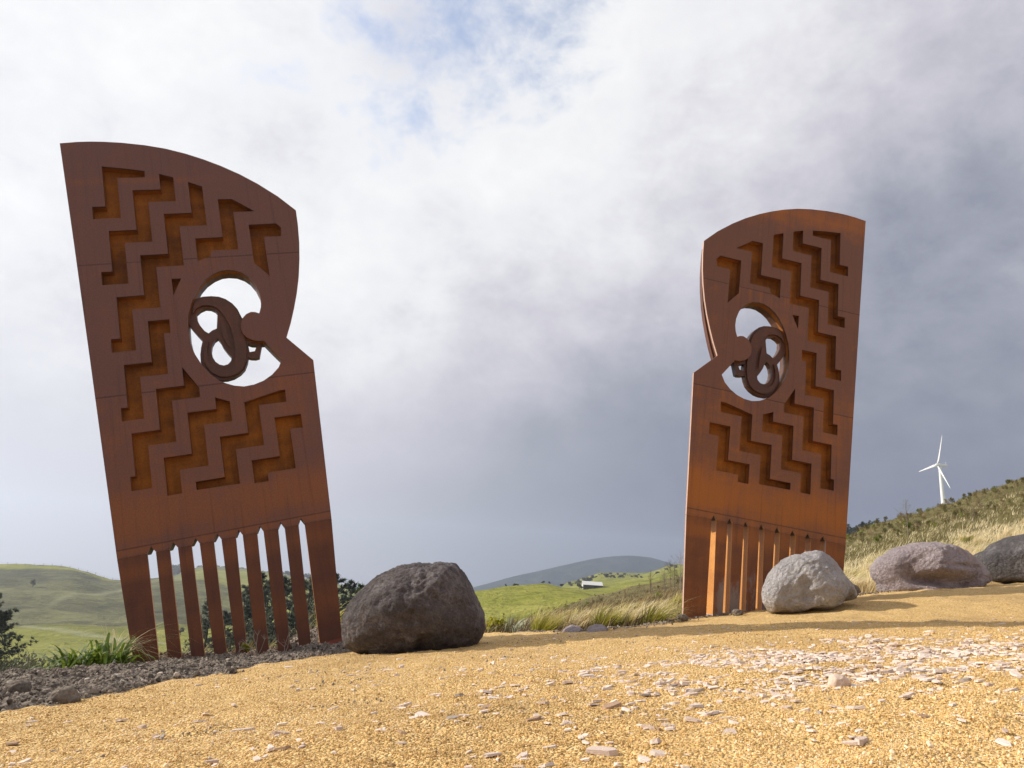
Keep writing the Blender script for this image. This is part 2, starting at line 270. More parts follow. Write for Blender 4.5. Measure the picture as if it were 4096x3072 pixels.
def ground_mats():
    # pale yellow crushed gravel
    m, t, b = new_mat('yellow_gravel'); p = pos(t)
    g1 = t.voro(p, 130, 'Color'); g2 = t.noise(p, 420, 3, .7); big = t.noise(p, .9, 5, .6); mid = t.noise(p, 7, 5, .65)
    sep = t.node('ShaderNodeSeparateColor', {'Color': g1})
    f = t.math('ADD', t.math('MULTIPLY', sep.outputs[0], .5), t.math('ADD', t.math('MULTIPLY', g2, .3), t.math('MULTIPLY', mid, .35)))
    c = t.ramp(f, [(.20,(.24,.145,.055)),(.40,(.52,.335,.120)),(.60,(.66,.43,.165)),(.85,(.76,.56,.30))])
    c = t.mix(t.math('MULTIPLY', t.ss(big, .48, .68), .45), c, (.33,.215,.095))
    t.put(b.inputs['Base Color'], c); b.inputs['Roughness'].default_value = .9; b.inputs['Specular IOR Level'].default_value = .2
    h = t.math('ADD', t.math('MULTIPLY', t.voro(p, 130), -.8), t.math('ADD', t.math('MULTIPLY', mid, 1.2), t.math('MULTIPLY', t.voro(p, 42), -.5)))
    t.put(b.inputs['Normal'], t.bump(h, .9, .012)); M['gravel'] = m
    m, t, b = new_mat('gravel_grain'); r = t.node('ShaderNodeAttribute', attribute_name='shade', attribute_type='INSTANCER').outputs['Fac']
    c = t.ramp(r, [(.0,(.24,.14,.055)),(.20,(.52,.325,.11)),(.6,(.68,.44,.165)),(.88,(.77,.56,.28)),(1,(.84,.70,.50))])
    t.put(b.inputs['Base Color'], c); b.inputs['Roughness'].default_value = .85; M['grain'] = m
    # dark soil
    m, t, b = new_mat('dark_soil'); p = pos(t)
    n1 = t.noise(p, 4, 6, .7); n2 = t.noise(p, 60, 5, .7); v = t.voro(p, 38)
    c = t.ramp(t.math('ADD', t.math('MULTIPLY', n1, .6), t.math('MULTIPLY', n2, .5)), [(.3,(.075,.060,.048)),(.5,(.21,.172,.138)),(.72,(.37,.315,.255))])
    t.put(b.inputs['Base Color'], c); b.inputs['Roughness'].default_value = .95; b.inputs['Specular IOR Level'].default_value = .15
    t.put(b.inputs['Normal'], t.bump(t.math('ADD', t.math('MULTIPLY', v, -1.0), t.math('MULTIPLY', n2, .8)), 1.0, .03)); M['soil'] = m
    m, t, b = new_mat('soil_crumb'); r = t.node('ShaderNodeAttribute', attribute_name='shade', attribute_type='INSTANCER').outputs['Fac']
    c = t.ramp(r, [(.0,(.070,.056,.044)),(.5,(.215,.176,.141)),(.9,(.36,.305,.245)),(1,(.50,.43,.35))])
    t.put(b.inputs['Base Color'], c); b.inputs['Roughness'].default_value = .95; b.inputs['Specular IOR Level'].default_value = .15; M['crumb'] = m
    # rough hillside
    m, t, b = new_mat('rough_grassland'); p = pos(t)
    n1 = t.noise(p, .35, 5, .6); n2 = t.noise(p, 2.2, 6, .7); n3 = t.noise(p, 14, 4, .7)
    f = t.math('ADD', t.math('MULTIPLY', n1, .45), t.math('ADD', t.math('MULTIPLY', n2, .4), t.math('MULTIPLY', n3, .3)))
    c = t.ramp(f, [(.38,(.060,.050,.024)),(.50,(.155,.128,.056)),(.60,(.22,.190,.080)),(.72,(.32,.265,.135))])
    c = t.mix(t.math('MULTIPLY', t.ss(t.noise(p, .6, 4, .6, .3), .55, .70), .7), c, (.085,.125,.022))
    t.put(b.inputs['Base Color'], c); b.inputs['Roughness'].default_value = .95; b.inputs['Specular IOR Level'].default_value = .1
    t.put(b.inputs['Normal'], t.bump(t.math('ADD', n2, t.math('MULTIPLY', n3, .6)), 1.0, .25)); M['rough'] = m
    # grazed pasture with sheep tracks
    m, t, b = new_mat('grazed_pasture'); p = pos(t)
    att = t.node('ShaderNodeAttribute', attribute_name='dry').outputs['Fac']
    n1 = t.noise(p, .02, 5, .6); n2 = t.noise(t.scale(p,(.25,.25,2.2)), .55, 5, .65, .6); n3 = t.noise(p, .8, 5, .7)
    f = t.math('ADD', t.math('MULTIPLY', n1, .5), t.math('ADD', t.math('MULTIPLY', n2, .35), t.math('MULTIPLY', n3, .25)))
    c = t.ramp(f, [(.36,(.090,.105,.018)),(.52,(.215,.222,.035)),(.68,(.34,.32,.080))])
    c_shade = t.ramp(f, [(.40,(.035,.034,.018)),(.53,(.100,.096,.042)),(.66,(.20,.195,.080))])  # dark olive, with the shade side of the left hill painted in
    c = t.mix(t.ss(t.math('ADD', att, t.math('MULTIPLY', t.math('SUBTRACT', n3, .5), .5)), .25, .8), c, c_shade)
    tr = t.node('ShaderNodeAttribute', attribute_name='track').outputs['Fac']
    c = t.mix(tr, c, (.30,.30,.16))
    t.put(b.inputs['Base Color'], c); b.inputs['Roughness'].default_value = .95; b.inputs['Specular IOR Level'].default_value = .1
    t.put(b.inputs['Normal'], t.bump(t.math('ADD', t.math('MULTIPLY', n2, 1.4), t.math('MULTIPLY', n3, .5)), 1.0, 1.6)); M['pasture'] = m
    # far bush-clad range
    m, t, b = new_mat('bush_clad_range'); p = pos(t)
    c = t.ramp(t.noise(p, .02, 7, .7), [(.38,(.012,.020,.020)),(.55,(.032,.042,.036)),(.70,(.075,.08,.06))])
    t.put(b.inputs['Base Color'], c); b.inputs['Roughness'].default_value = 1; b.inputs['Specular IOR Level'].default_value = 0
    t.put(b.inputs['Normal'], t.bump(t.noise(p, .02, 6, .7), 1.0, 15)); M['range'] = m
ground_mats()
def rock_mat(name, a, b_, c_, moss=None, dirt=None, bsc=1.0, bs=.9):
    m, t, b = new_mat(name); co = obj_co(t)
    n1 = t.noise(co, 3.2, 6, .65, .4); n2 = t.noise(co, 26, 6, .75); v = t.voro(co, 34); n4 = t.noise(co, 90, 4, .7)
    f = t.math('ADD', t.math('MULTIPLY', n1, .55), t.math('ADD', t.math('MULTIPLY', n2, .40), t.math('MULTIPLY', n4, .25)))
    c = t.ramp(f, [(.42,a),(.60,b_),(.78,c_)])
    if moss: c = t.mix(t.math('MULTIPLY', t.ss(t.noise(co, 4.5, 5, .7), .50, .66), .6), c, moss)
    if dirt:
        z = t.node('ShaderNodeSeparateXYZ', {'Vector': co}).outputs['Z']
        c = t.mix(t.math('MULTIPLY', t.math('SUBTRACT', 1.0, t.ss(t.math('ADD', z, t.math('MULTIPLY', n1, .2)), dirt[1], dirt[2])), .8), c, dirt[0])
    t.put(b.inputs['Base Color'], c); b.inputs['Roughness'].default_value = .88; b.inputs['Specular IOR Level'].default_value = .3
    h = t.math('ADD', t.math('MULTIPLY', n2, 1.0), t.math('ADD', t.math('MULTIPLY', v, -.5*bsc), t.math('MULTIPLY', n4, .45)))
    t.put(b.inputs['Normal'], t.bump(h, bs, .06)); return m
M['rock_dark'] = rock_mat('dark_basalt', (.045,.038,.038), (.155,.130,.128), (.40,.36,.355), moss=(.105,.075,.050), bs=1.0)
M['rock_grey'] = rock_mat('grey_andesite', (.28,.26,.26), (.55,.52,.52), (.72,.69,.685), dirt=((.33,.215,.09),-.20,-.06), bs=1.0)
M['rock_pink'] = rock_mat('purple_andesite', (.23,.18,.185), (.46,.38,.385), (.64,.555,.555), dirt=((.30,.20,.10),-.30,-.12), bs=1.0)
M['rock_black'] = rock_mat('dark_speckled_rock', (.045,.040,.042), (.14,.125,.125), (.38,.35,.345), moss=(.07,.062,.03), bs=1.0)
M['chip'] = None
def chip_mat(name, stops):
    m, t, b = new_mat(name); co = obj_co(t); r = t.math('FRACT', t.math('MULTIPLY', orand(t), 7.3))
    c = t.ramp(r, stops)
    st = t.noise(t.scale(co,(6,60,60)), 1.0, 4, .6); k = t.math('ADD', .74, t.math('MULTIPLY', st, .5))
    c = t.mix(1.0, c, t.node('ShaderNodeCombineColor', {'Red': k,'Green': k,'Blue': k}).outputs[0], 'MULTIPLY')
    t.put(b.inputs['Base Color'], c); b.inputs['Roughness'].default_value = .75; b.inputs['Specular IOR Level'].default_value = .35
    t.put(b.inputs['Normal'], t.bump(st, .5, .01)); return m
M['chip'] = chip_mat('pinkish_white_chip', [(.0,(.66,.52,.43)),(.5,(.80,.70,.62)),(1,(.58,.43,.33))])
M['chip_brown'] = chip_mat('brown_chip', [(.0,(.36,.22,.13)),(1,(.47,.31,.20))])
M['chip_grey'] = chip_mat('grey_chip', [(.0,(.34,.28,.24)),(1,(.48,.40,.34))])
M['white_paint'] = simple('white_turbine_paint', (.80,.80,.80), .35, .5, .04)
M['bark'] = simple('bark', (.085,.065,.048), .95, .1, .4, 12, .6, 30)
M['pale_bark'] = simple('pale_bark', (.36,.31,.27), .9, .1, .3, 12)
M['pine'] = leaf_mat('hazed_pine_needles', [(.050,.060,.044),(.090,.104,.070),(.15,.16,.11)], .6, .25, .25)  # greyed needles: backlit haze is put into the colour
M['pine_light'] = leaf_mat('sunlit_pine_needles', [(.030,.060,.014),(.060,.105,.022),(.10,.14,.035)], .6, .25, .3)  # greener copy of the needles with sunlight put into its colour
M['bush'] = leaf_mat('bush_leaves', [(.050,.056,.030),(.095,.098,.050),(.15,.145,.08)], .6, .25, .25)
M['twig'] = leaf_mat('bare_twigs', [(.12,.085,.062),(.20,.155,.12),(.26,.21,.165)], .9, .1, .1)
M['shrub_olive'] = leaf_mat('olive_shrub', [(.085,.080,.024),(.155,.135,.042),(.25,.20,.08)], .6, .25, .3)
M['shrub_green'] = leaf_mat('green_shrub', [(.080,.110,.014),(.15,.19,.02),(.25,.26,.04)], .5, .3, .35)
M['shrub_brown'] = leaf_mat('brown_shrub', [(.125,.090,.052),(.21,.155,.088),(.31,.235,.13)], .8, .15, .25)
M['straw'] = leaf_mat('straw_tussock', [(.38,.27,.12),(.52,.39,.18),(.62,.49,.25)], .6, .3, .4, tip=(.84,.71,.44), z=(.03,.34))
M['gold'] = leaf_mat('golden_green_tussock', [(.16,.17,.022),(.36,.33,.045),(.52,.45,.10)], .55, .3, .45, tip=(.82,.68,.36), z=(.16,.50))
M['green'] = leaf_mat('green_tussock', [(.12,.135,.018),(.22,.22,.03),(.34,.30,.06)], .5, .3, .4, tip=(.46,.38,.14), z=(.25,.65))
M['flax'] = leaf_mat('glossy_strap_leaf', [(.075,.125,.012),(.13,.20,.018),(.22,.28,.045)], .30, .7, .35)
M['silver'] = leaf_mat('silver_flax', [(.17,.19,.10),(.29,.30,.17),(.42,.42,.27)], .4, .5, .25)
M['seed_grass'] = leaf_mat('pale_seed_grass', [(.36,.30,.15),(.52,.45,.25),(.62,.55,.36)], .6, .3, .4)
M['yellow_leaf'] = leaf_mat('yellow_green_leaf', [(.24,.25,.012),(.38,.36,.02),(.50,.46,.05)], .45, .3, .45)
M['dry_twig'] = simple('dry_twig', (.46,.40,.33), .9, .1, .2)
M['wood'] = simple('stake_wood', (.14,.10,.07), .9, .15, .3, 14)
M['roof'] = simple('pale_iron_roof', (.62,.62,.60), .6, .3, .12, 3)
M['shed_white'] = simple('whitewashed_boards', (.60,.58,.54), .8, .2, .15, 3)
M['shed_dark'] = simple('dark_brown_boards', (.085,.068,.058), .9, .15, .3, 3)
M['hole'] = simple('doorway_shade', (.02,.018,.016), .95, .1, .1)
M['pasture_tree'] = M['bush']

# ------------------------------------------------------------------ shape of the ground
EX = np.array([-40,-6,-4,-3.4,-3.1,-2.6,-2,-1.4,-.6,-.07,.39,.72,1.1,1.41,1.76,2.6,3.3,4.2,5,6,7.5,9,14,60])
EY = np.array([9,5.0,5.0,5.3,5.85,6.5,6.9,7.3,7.3,6.93,6.3,6.0,5.95,6.3,7.2,7.5,7.5,7.6,7.9,8.6,9.5,10.5,13,30])
def edge_y(x): return np.interp(x, EX, EY)
def gz(x, y):
    x = np.asarray(x,float); y = np.asarray(y,float)
    z = .12758*x-.04778*y-.2811+.10*np.tanh((y-6)/.6)*sst(x,1.5,4)
    for cx, cy, rx, ry in ((-.56,4.95,.47,.43),(2.79,6.35,.40,.32),(4.67,7.6,.58,.47),(5.95,8.0,.5,.47)):      # gravel banked against the boulders
        r = np.hypot((x-cx)/rx, (y-cy)/ry); z = z+.009*np.exp(-((r-1)/.16)**2)
    return z+.012*fbm(x,y,.8,3,5)+.010*fbm(x,y,3.1,2,9)+.020*np.abs(fbm(x,y,6.3,3,19))*sst(y,.2,1)
SEX = np.array([-2.9,-1.66,-1.6,-1.38,-1.15,-.92,-.70,-.62]); SEY = np.array([1.2,2.57,3.22,4.19,5.01,5.4,5.8,7.6])
def soil_mask(x, y):
    """above 0 inside the bed of soil round the left panel"""
    xe = np.interp(y, SEY, SEX); xe = np.where(y < 1.2, -2.9-(1.2-y)*1.2, xe)
    return xe-x
TC = np.array([-1.3,-.7,-.6,-.53,-.47,-.41,-.34,-.25,-.1,-.03,.015,.066,.1,.145,.2,.2557,.4,.49,.545,.6,.65,.7,.765,1.3])
TY = np.array([9,14,25,45,80,140,250,450,800,1500.])
TZ = np.array([
[-.28,-.30,-.28,-.25,-.22,-.17,-.10,-.03,-.05,-.06],[-.23,-.26,-.25,-.23,-.20,-.165,-.11,-.0445,-.06,-.06],
[-.21,-.24,-.235,-.22,-.19,-.16,-.105,-.0395,-.06,-.06],[-.20,-.23,-.225,-.21,-.185,-.155,-.105,-.0534,-.06,-.06],
[-.19,-.22,-.22,-.205,-.18,-.15,-.10,-.048,-.045,-.06],[-.18,-.21,-.21,-.20,-.175,-.15,-.10,-.044,-.027,-.06],
[-.165,-.195,-.2,-.19,-.17,-.14,-.095,-.055,-.025,-.06],[-.145,-.17,-.18,-.18,-.16,-.13,-.09,-.07,-.035,-.06],
[-.125,-.13,-.14,-.14,-.12,-.09,-.06,-.06,-.06,-.06],[-.105,-.10,-.10,-.095,-.077,-.0326,-.05,-.06,-.06,-.06],
[-.098,-.092,-.087,-.08,-.064,-.024,-.04,-.05,-.06,-.06],[-.088,-.08,-.072,-.062,-.052,-.0175,-.03,-.04,-.045,-.05],
[-.080,-.07,-.062,-.052,-.042,-.023,-.026,-.027,-.0155,-.04],[-.072,-.06,-.05,-.04,-.029,-.034,-.0225,-.012,0,-.03],
[-.062,-.05,-.037,-.024,-.012,-.016,-.012,-.004,.002,-.02],[-.05,-.035,-.02,-.008,.003,.004,.006,.012,.019,-.01],
[-.025,-.003,.02,.04,.05,.05,.05,.05,.05,.0],[-.008,.018,.047,.0703,.068,.066,.068,.07,.07,.0],
[.0,.03,.065,.0954,.09,.08,.08,.08,.08,0],[.01,.042,.083,.113,.106,.09,.09,.09,.09,0],
[.017,.052,.098,.130,.121,.1,.1,.1,.1,0],[.025,.064,.115,.150,.138,.12,.11,.1,.1,0],
[.033,.078,.135,.173,.158,.13,.12,.1,.1,0],[.09,.17,.26,.33,.3,.25,.2,.15,.1,0]])
def cubic(tab, grid, q, axis):
    """Catmull-Rom along one axis, limited so crests do not overshoot"""
    q = np.clip(q, grid[0], grid[-1]); i = np.clip(np.searchsorted(grid, q)-1, 0, len(grid)-2); f = (q-grid[i])/(grid[i+1]-grid[i])
    return i, f*f*(3-2*f)*.6+f*.4
def terrain(x, y, detail=True):
    x = np.asarray(x,float); y = np.maximum(np.asarray(y,float),.5); t = x/np.maximum(y,4.0)
    i, f = cubic(TZ, TC, t, 0); j, g = cubic(TZ, np.log(TY), np.log(np.maximum(y,9.0)), 1)
    tz = (TZ[i,j]*(1-f)+TZ[i+1,j]*f)*(1-g)+(TZ[i,j+1]*(1-f)+TZ[i+1,j+1]*f)*g
    z = tz*np.maximum(y,9.0)
    if detail:
        z = z+(.10*fbm(x,y,.45,4,21)+.05*fbm(x,y,2.1,3,31))*sst(y,8,14)*(1-sst(y,60,120))+(3.4*fbm(x,y,.018,5,41)-3.0*np.abs(fbm(x,y,.028,3,51)))*sst(y,90,250)
    w = sst(y-edge_y(x), .1, 3.2)
    return (gz(x,y)-.07)*(1-w)+z*w
def tz1(x, y): return float(terrain(np.array([x]),np.array([y]))[0])
def g1(x, y): return float(gz(np.array([x]),np.array([y]))[0])
def at(t, y, tz): return Vector((t*y, y, tz*y))

# gravel path: one sheet, ending in a small bank where the hillside falls away
xs = np.concatenate([np.linspace(-9,-3.2,24),np.linspace(-3.1,5.2,300),np.linspace(5.3,15,60)])
tt = np.concatenate([np.linspace(0,.42,20)[:-1],np.linspace(.42,1,230)])
Xg, Tg = np.meshgrid(xs, tt); Ye = edge_y(Xg); Yg = -6+(Ye+.35+6)*Tg
Zg = gz(Xg,Yg)-.30*sst(Yg-Ye, -.02, .35)**1.5+.010*fbm(Xg,Yg,9,3,77)*sst(Yg,-1,1)-.12*sst(soil_mask(Xg,Yg),.12,.40)
tag(link('gravel_path', grid_mesh('gravel_path',Xg,Yg,Zg), M['gravel']), kind='structure')

# bed of dark soil round the left panel, and the strip of soil at the foot of the right one
xs = np.linspace(-7,-.4,330); ys = np.linspace(.2,8.4,410); Xs, Ys = np.meshgrid(xs, ys); sm = soil_mask(Xs,Ys)+.22*fbm(Xs,Ys,2.2,4,13)
mound = .16*np.exp(-((Xs+1.55)/.55)**2-((Ys-7.15)/.45)**2)
hump = np.clip(.5-np.abs(fbm(Xs,Ys,5,4,3)),0,1)
Zs = gz(Xs,Ys)-.06+.060*sst(sm,-.10,.22)+.05*sst(sm,.1,.9)*(fbm(Xs,Ys,2.4,3,8)+.1)+.050*(hump-.3)*sst(sm,-.05,.25)+.040*fbm(Xs,Ys,14,3,17)*sst(sm,-.05,.15)+mound
Zs -= .9*sst(Ys-edge_y(Xs)-.1*fbm(Xs,Ys,1.5,3,2)*4, -.35, 1.0)**1.3*sst(-Xs,1.0,1.9)+.6*sst(Ys,7.5,8.4)
def soil_z(x, y):
    j = int(np.clip(round((x+7)/6.6*329),0,329)); i = int(np.clip(round((y-.2)/8.2*409),0,409)); return float(Zs[i,j])
tag(link('soil_bed', grid_mesh('soil_bed',Xs,Ys,Zs), M['soil']), kind='structure')
xs = np.linspace(.1,5.6,260); ys = np.linspace(5.5,9.0,130); X2, Y2 = np.meshgrid(xs, ys)
d2 = Y2-(edge_y(X2)-.18-.10*fbm(X2,Y2,1.6,3,4)-.35*np.exp(-((X2-2.05)/.55)**2))
Z2 = gz(X2,Y2)-.03+.030*sst(d2,-.05,.14)+.030*fbm(X2,Y2,6,4,23)*sst(d2,-.02,.18)-.35*sst(Y2-edge_y(X2),.05,.6)
tag(link('soil_strip', grid_mesh('soil_strip',X2,Y2,Z2), M['soil']), kind='structure')

# hillside near by and farmland hills beyond: one terrain, cut where the farmland begins
th = np.concatenate([np.linspace(-1.7,-.78,40),np.linspace(-.77,.86,440),np.linspace(.88,1.7,40)])
cut = np.interp(th, [-.12,.07,.13,.20], [50,50,80,116])
def sheet(ra, rb, n):
    q = np.linspace(0,1,n)[:,None]; R_ = ra*(rb/ra)**q; return th[None]*R_, R_
Xh, Yh = sheet(4.0,cut[None]*1.03,300); Zh = terrain(Xh,Yh)
Zh = np.where(Yh < edge_y(Xh)-.3, gz(Xh,Yh)-.35, Zh)
tag(link('hillside', grid_mesh('hillside',Xh,Yh,Zh), M['rough']), kind='structure')
Xf, Yf = sheet(cut[None],2600.0+0*cut[None],300); Zf = terrain(Xf,Yf)-.04*(1-sst(Yf/cut[None],1.0,1.05))
fm = grid_mesh('farmland_hills',Xf,Yf,Zf)
tq = Xf/Yf
dry = sst(-tq,.25,.42)*sst(Yf,170,260)*(1-.55*sst(tq,-.5,-.42)*sst(Yf,380,470))+.55*sst(Yf,600,900)+.35*fbm(Xf,Yf,.012,3,5)  # dry mask; its dark tone also paints shade on the left hill
dry = dry*(1-sst(np.abs(Yf-452),22,4)*.8)           # green along the crest
# farm tracks cut across the face of the left hill
trk = np.exp(-((Yf-(205-(tq+.62)*140))/3.5)**2)*sst(-tq,.40,.47)+.6*np.exp(-((Yf-(330+(tq+.58)*900))/6)**2)*sst(-tq,.44,.5)*(1-sst(-tq,.60,.63))
for nm, val in (('dry',dry),('track',np.clip(trk,0,.8))):
    a = fm.attributes.new(nm,'FLOAT','POINT'); a.data.foreach_set('value', np.clip(val,0,1).ravel().astype(np.float32))
tag(link('farmland_hills', fm, M['pasture']), kind='structure')
# land behind and beside the viewer, so the ground goes on
bx, by = np.meshgrid(np.linspace(-200,200,60), np.linspace(-200,4.6,40)); bz = .10*bx*np.exp(-np.abs(bx)/120)-.5-.02*by
near = np.exp(-((bx/12)**2+(by/12)**2)); bz = bz*(1-near)+(gz(bx,by)-.8)*near
tag(link('hillside', grid_mesh('hillside_behind',bx,by,bz), M['rough']), kind='structure')
# distant range
MT = np.array([-.12,-.0369,.0204,.0785,.137,.1765,.2095,.2359,.2689,.36,.5,.7]); MZ = np.array([-.05,-.0316,-.0123,.004,.0205,.0262,.027,.0204,.0142,.02,.02,-.02])
tm = np.linspace(-.16,.72,260); ym = np.linspace(1950,2650,60); Tm, Ym = np.meshgrid(tm, ym)
hz = (np.interp(Tm-.012,MT,MZ)+2*np.interp(Tm,MT,MZ)+np.interp(Tm+.012,MT,MZ))/4+0.0009*fbm(Tm*40,Ym*.0,1.0,5,3)
Zm = (hz*2250+90)*np.exp(-((Ym-2250)/210)**2)-90+9*fbm(Tm*2250,Ym,.009,4,9)*(np.abs(Ym-2250)>40)
tag(link('mountain_range', grid_mesh('mountain_range',Tm*2250,Ym,Zm), M['range']), kind='structure')

# ------------------------------------------------------------------ the two steel combs
SLOT_U = [-.594,-.429,-.257,-.086,.085,.257,.431,.600]
SLOT_TOP = [(-.626,-.561),(-.459,-.395),(-.292,-.228),(-.119,-.058),(.056,.112),(.229,.281),(.402,.456),(.574,.628)]
SLOT_BOT = [(-.611,-.548),(-.450,-.380),(-.282,-.212),(-.118,-.049),(.036,.104),(.203,.272),(.372,.440),(.540,.610)]
SEAM = .990; FEET = -.45; TH = .19; FR = .085; FT_ = .028
def outline(nose=0.0, low=0.0, wide=0.0):
    """outline of the body; nose and low set the curved edge and the straight lower edge back behind the front plate"""
    o = [tuple(p) for p in D['out']][:22]
    if nose: o = [(x-(nose+.045)*float(sst(x,.2,.9)), z) for x, z in o[:13]]+[(x-nose-.045*min(1,(z-2.73)/1.3), z) for x, z in o[13:]]
    body = o+[(.914+wide-low,2.481),(.858+wide-low,SEAM)]
    for (a, b), u in zip(SLOT_TOP[::-1], SLOT_U[::-1]): body += [(b,SEAM),(u,SEAM+.052),(a,SEAM)]
    return body+[(-.845+low,SEAM),(-.924+low,2.755),(-.972+low,3.788),(-1.024+low,4.843-low*.2)][:4]
def build_comb(mat, flip, plate, tooth, side, label):
    root = empty('steel_comb', mat=mat); tag(root, label, 'sculpture', 'pair of comb shaped steel panels')
    def part(name, rings, d0, d1, m, outer=None, inner=None, parent=root):
        V, Fc = prism(rings, d0, d1, flip); k = 0
        me = mesh(name, V, [f[::-1] for f in Fc] if flip < 0 else Fc); me.materials.append(m)
        if outer:                                   # rims get their own colour: tooth sides brightened as if sunlit, cut-outs darker
            me.materials.append(outer); me.materials.append(inner or outer)
            for p in me.polygons:
                if abs(p.normal.y) < .5: p.material_index = 1 if k < len(rings[0]) else 2; k += 1
        return link(name, me, parent=parent)
    rec = [r for r in D['rec']]; hole = D['hole']
    wide = .038 if flip < 0 else 0.0                # the lower edge of the right comb is a little broader
    def full(*a):
        r = outline(*a, wide=wide); return r[:-1] if not a else r[1:]
    part('front_plate', [full(), hole]+rec, 0, FT_, plate, M['edge'], M['coil'])
    part('recess_frame', [full(.035,.07), hole]+rec, FT_, FR, M['coil'], M['coil'], M['recess'])
    part('recess_panel', [full(.036,.071), hole], FR, FR+.045, M['recess'], M['coil'])
    part('back_plate', [full(.018,.069), hole], FR+.045, TH, plate, M['tooth_l'], M['coil'])
    xs_t = [-.845]+[v for ab in SLOT_TOP for v in ab]+[.858+wide]; xs_b = [-.783]+[v for ab in SLOT_BOT for v in ab]+[.798+wide*1.15]
    for k in range(9):
        a, b, c, d = xs_t[2*k], xs_t[2*k+1], xs_b[2*k+1], xs_b[2*k]
        ex = (SEAM-FEET)/(SEAM-0.05)                # the feet run on into the ground
        c2 = b+(c-b)*ex; d2_ = a+(d-a)*ex
        q = [[(a,SEAM-.0015),(b,SEAM-.0015),(c2,FEET),(d2_,FEET)]]
        tk = part('tooth', q, 0.0, FT_ if k in (0,8) else FT_+.006, tooth, M['edge'] if k in (0,8) else side)
        if (k > 0 if flip > 0 else k < 8):          # each tooth is an angle: a front plate with a deep fin along one edge
            w = .022
            fin = [(a,SEAM-.0015),(a+w,SEAM-.0015),(d2_+w,FEET),(d2_,FEET)] if flip > 0 else [(b-w,SEAM-.0015),(b,SEAM-.0015),(c2,FEET),(c2-w,FEET)]
            part('fin', [fin], FT_+.0065, .140, side, None, None, tk)
    coil = part('eye_coil', [D['coil']]+D['coilh'], .060, .135, M['coil'], M['coil'])
    part('spiral_band', [D['band']], .036, .060, M['coil'], None, None, coil)
    part('leaf_inlay', [D['leaf']], .030, .0365, M['coil'], None, None, coil)
    return root
def basis(o, ux, dz, vy): return Matrix(((ux[0],dz[0],vy[0],o[0]),(ux[1],dz[1],vy[1],o[1]),(ux[2],dz[2],vy[2],o[2]),(0,0,0,1)))
ML = basis((-2.0542,6.0442,-.8641),(.9217,.2772,.2712),(-.2751,.9603,-.0465),(-.2733,-.0317,.9614))
MR = basis((2.6029,6.9918,-.4569),(.9826,.1549,-.1029),(-.1575,.9874,-.0179),(.0988,.0338,.9945))
build_comb(ML, 1, M['plate_l'], M['tooth_l'], M['tooth_lit_side'], 'dark purplish rusted steel comb panel standing in dark soil left of the rounded dark boulder')
build_comb(MR, -1, M['plate_r'], M['tooth_r'], M['tooth_lit_side_foot'], 'orange rusted steel comb panel standing behind the pale grey boulder')

# ------------------------------------------------------------------ boulders
def boulder(name, sil, y, depth, mat, seed, label, group=None, rough=.03, facets=0, sub=5, cat='boulder', dents=(), pit=0):
    P = np.array([(t*y, z*y) for t, z in sil]); cen = (P.max(0)+P.min(0))/2
    ang = np.arctan2(P[:,1]-cen[1], P[:,0]-cen[0]); rad = np.hypot(*(P-cen).T); o = np.argsort(ang); ang, rad = ang[o], rad[o]
    ang = np.r_[ang[-1]-2*np.pi, ang, ang[0]+2*np.pi]; rad = np.r_[rad[-1], rad, rad[0]]
    bm = bmesh.new(); bmesh.ops.create_icosphere(bm, subdivisions=sub, radius=1)
    rs = random.Random(seed); fac = [(Vector((rs.uniform(-1,1),rs.uniform(-1.3,.2),rs.uniform(-.7,1))).normalized(), rs.uniform(.66,.90)) for _ in range(facets)]
    R0 = float(rad.mean())
    for v in bm.verts:
        s = v.co.copy(); rho = math.sqrt(max(0,1-s.y*s.y)); a = math.atan2(s.z, s.x); r = np.interp(a, ang, rad)
        p = Vector((math.cos(a)*r*rho**.86, depth*math.copysign(abs(s.y)**.92, s.y), math.sin(a)*r*rho**.86))
        if facets:                                  # broken faces
            q = Vector((p.x/R0, p.y/depth, p.z/R0))
            for n, d in fac:
                e = q.dot(n)-d
                if e > 0: q -= n*e*.75*min(1, (1-rho)*3.0+.15)
            p = Vector((q.x*R0, q.y*depth, q.z*R0))
        q = p*(1/R0)+Vector((seed*3.1,0,0)); n = s
        dsp = noise.fractal(q*1.6, 1.0, 2.1, 5)*rough*R0*1.4*(.35+.65*(1-rho)) + (noise.ridged_multi_fractal(q*2.6, 1.0, 2.0, 4, 1.0, 2.0)-1.1)*rough*R0*.55*(.3+.7*min(1,(1-rho)*2.5)) + noise.fractal(q*9, .8, 2.2, 4)*rough*R0*.30 + noise.fractal(q*24, .8, 2.2, 3)*rough*R0*.16
        if pit: dsp -= pit*R0*(max(0,noise.noise(q*7)-.05)*.8*max(0,noise.noise(q*1.3+Vector((5,0,0)))+.45)+max(0,noise.noise(q*15)-.1)*.4)
        for (dx, dzz, rx, rz, dep) in dents:        # hollows in the face
            e = math.exp(-((p.x/R0-dx)/rx)**2-((p.z/R0-dzz)/rz)**2)
            if s.y < .2: p.y += dep*R0*e
        v.co = p+n*dsp
    me = bpy.data.meshes.new(name); bm.to_mesh(me); bm.free(); me.polygons.foreach_set('use_smooth', [True]*len(me.polygons))
    ob = link(name, me, mat, loc=(cen[0], y, cen[1])); return tag(ob, label, cat, group)
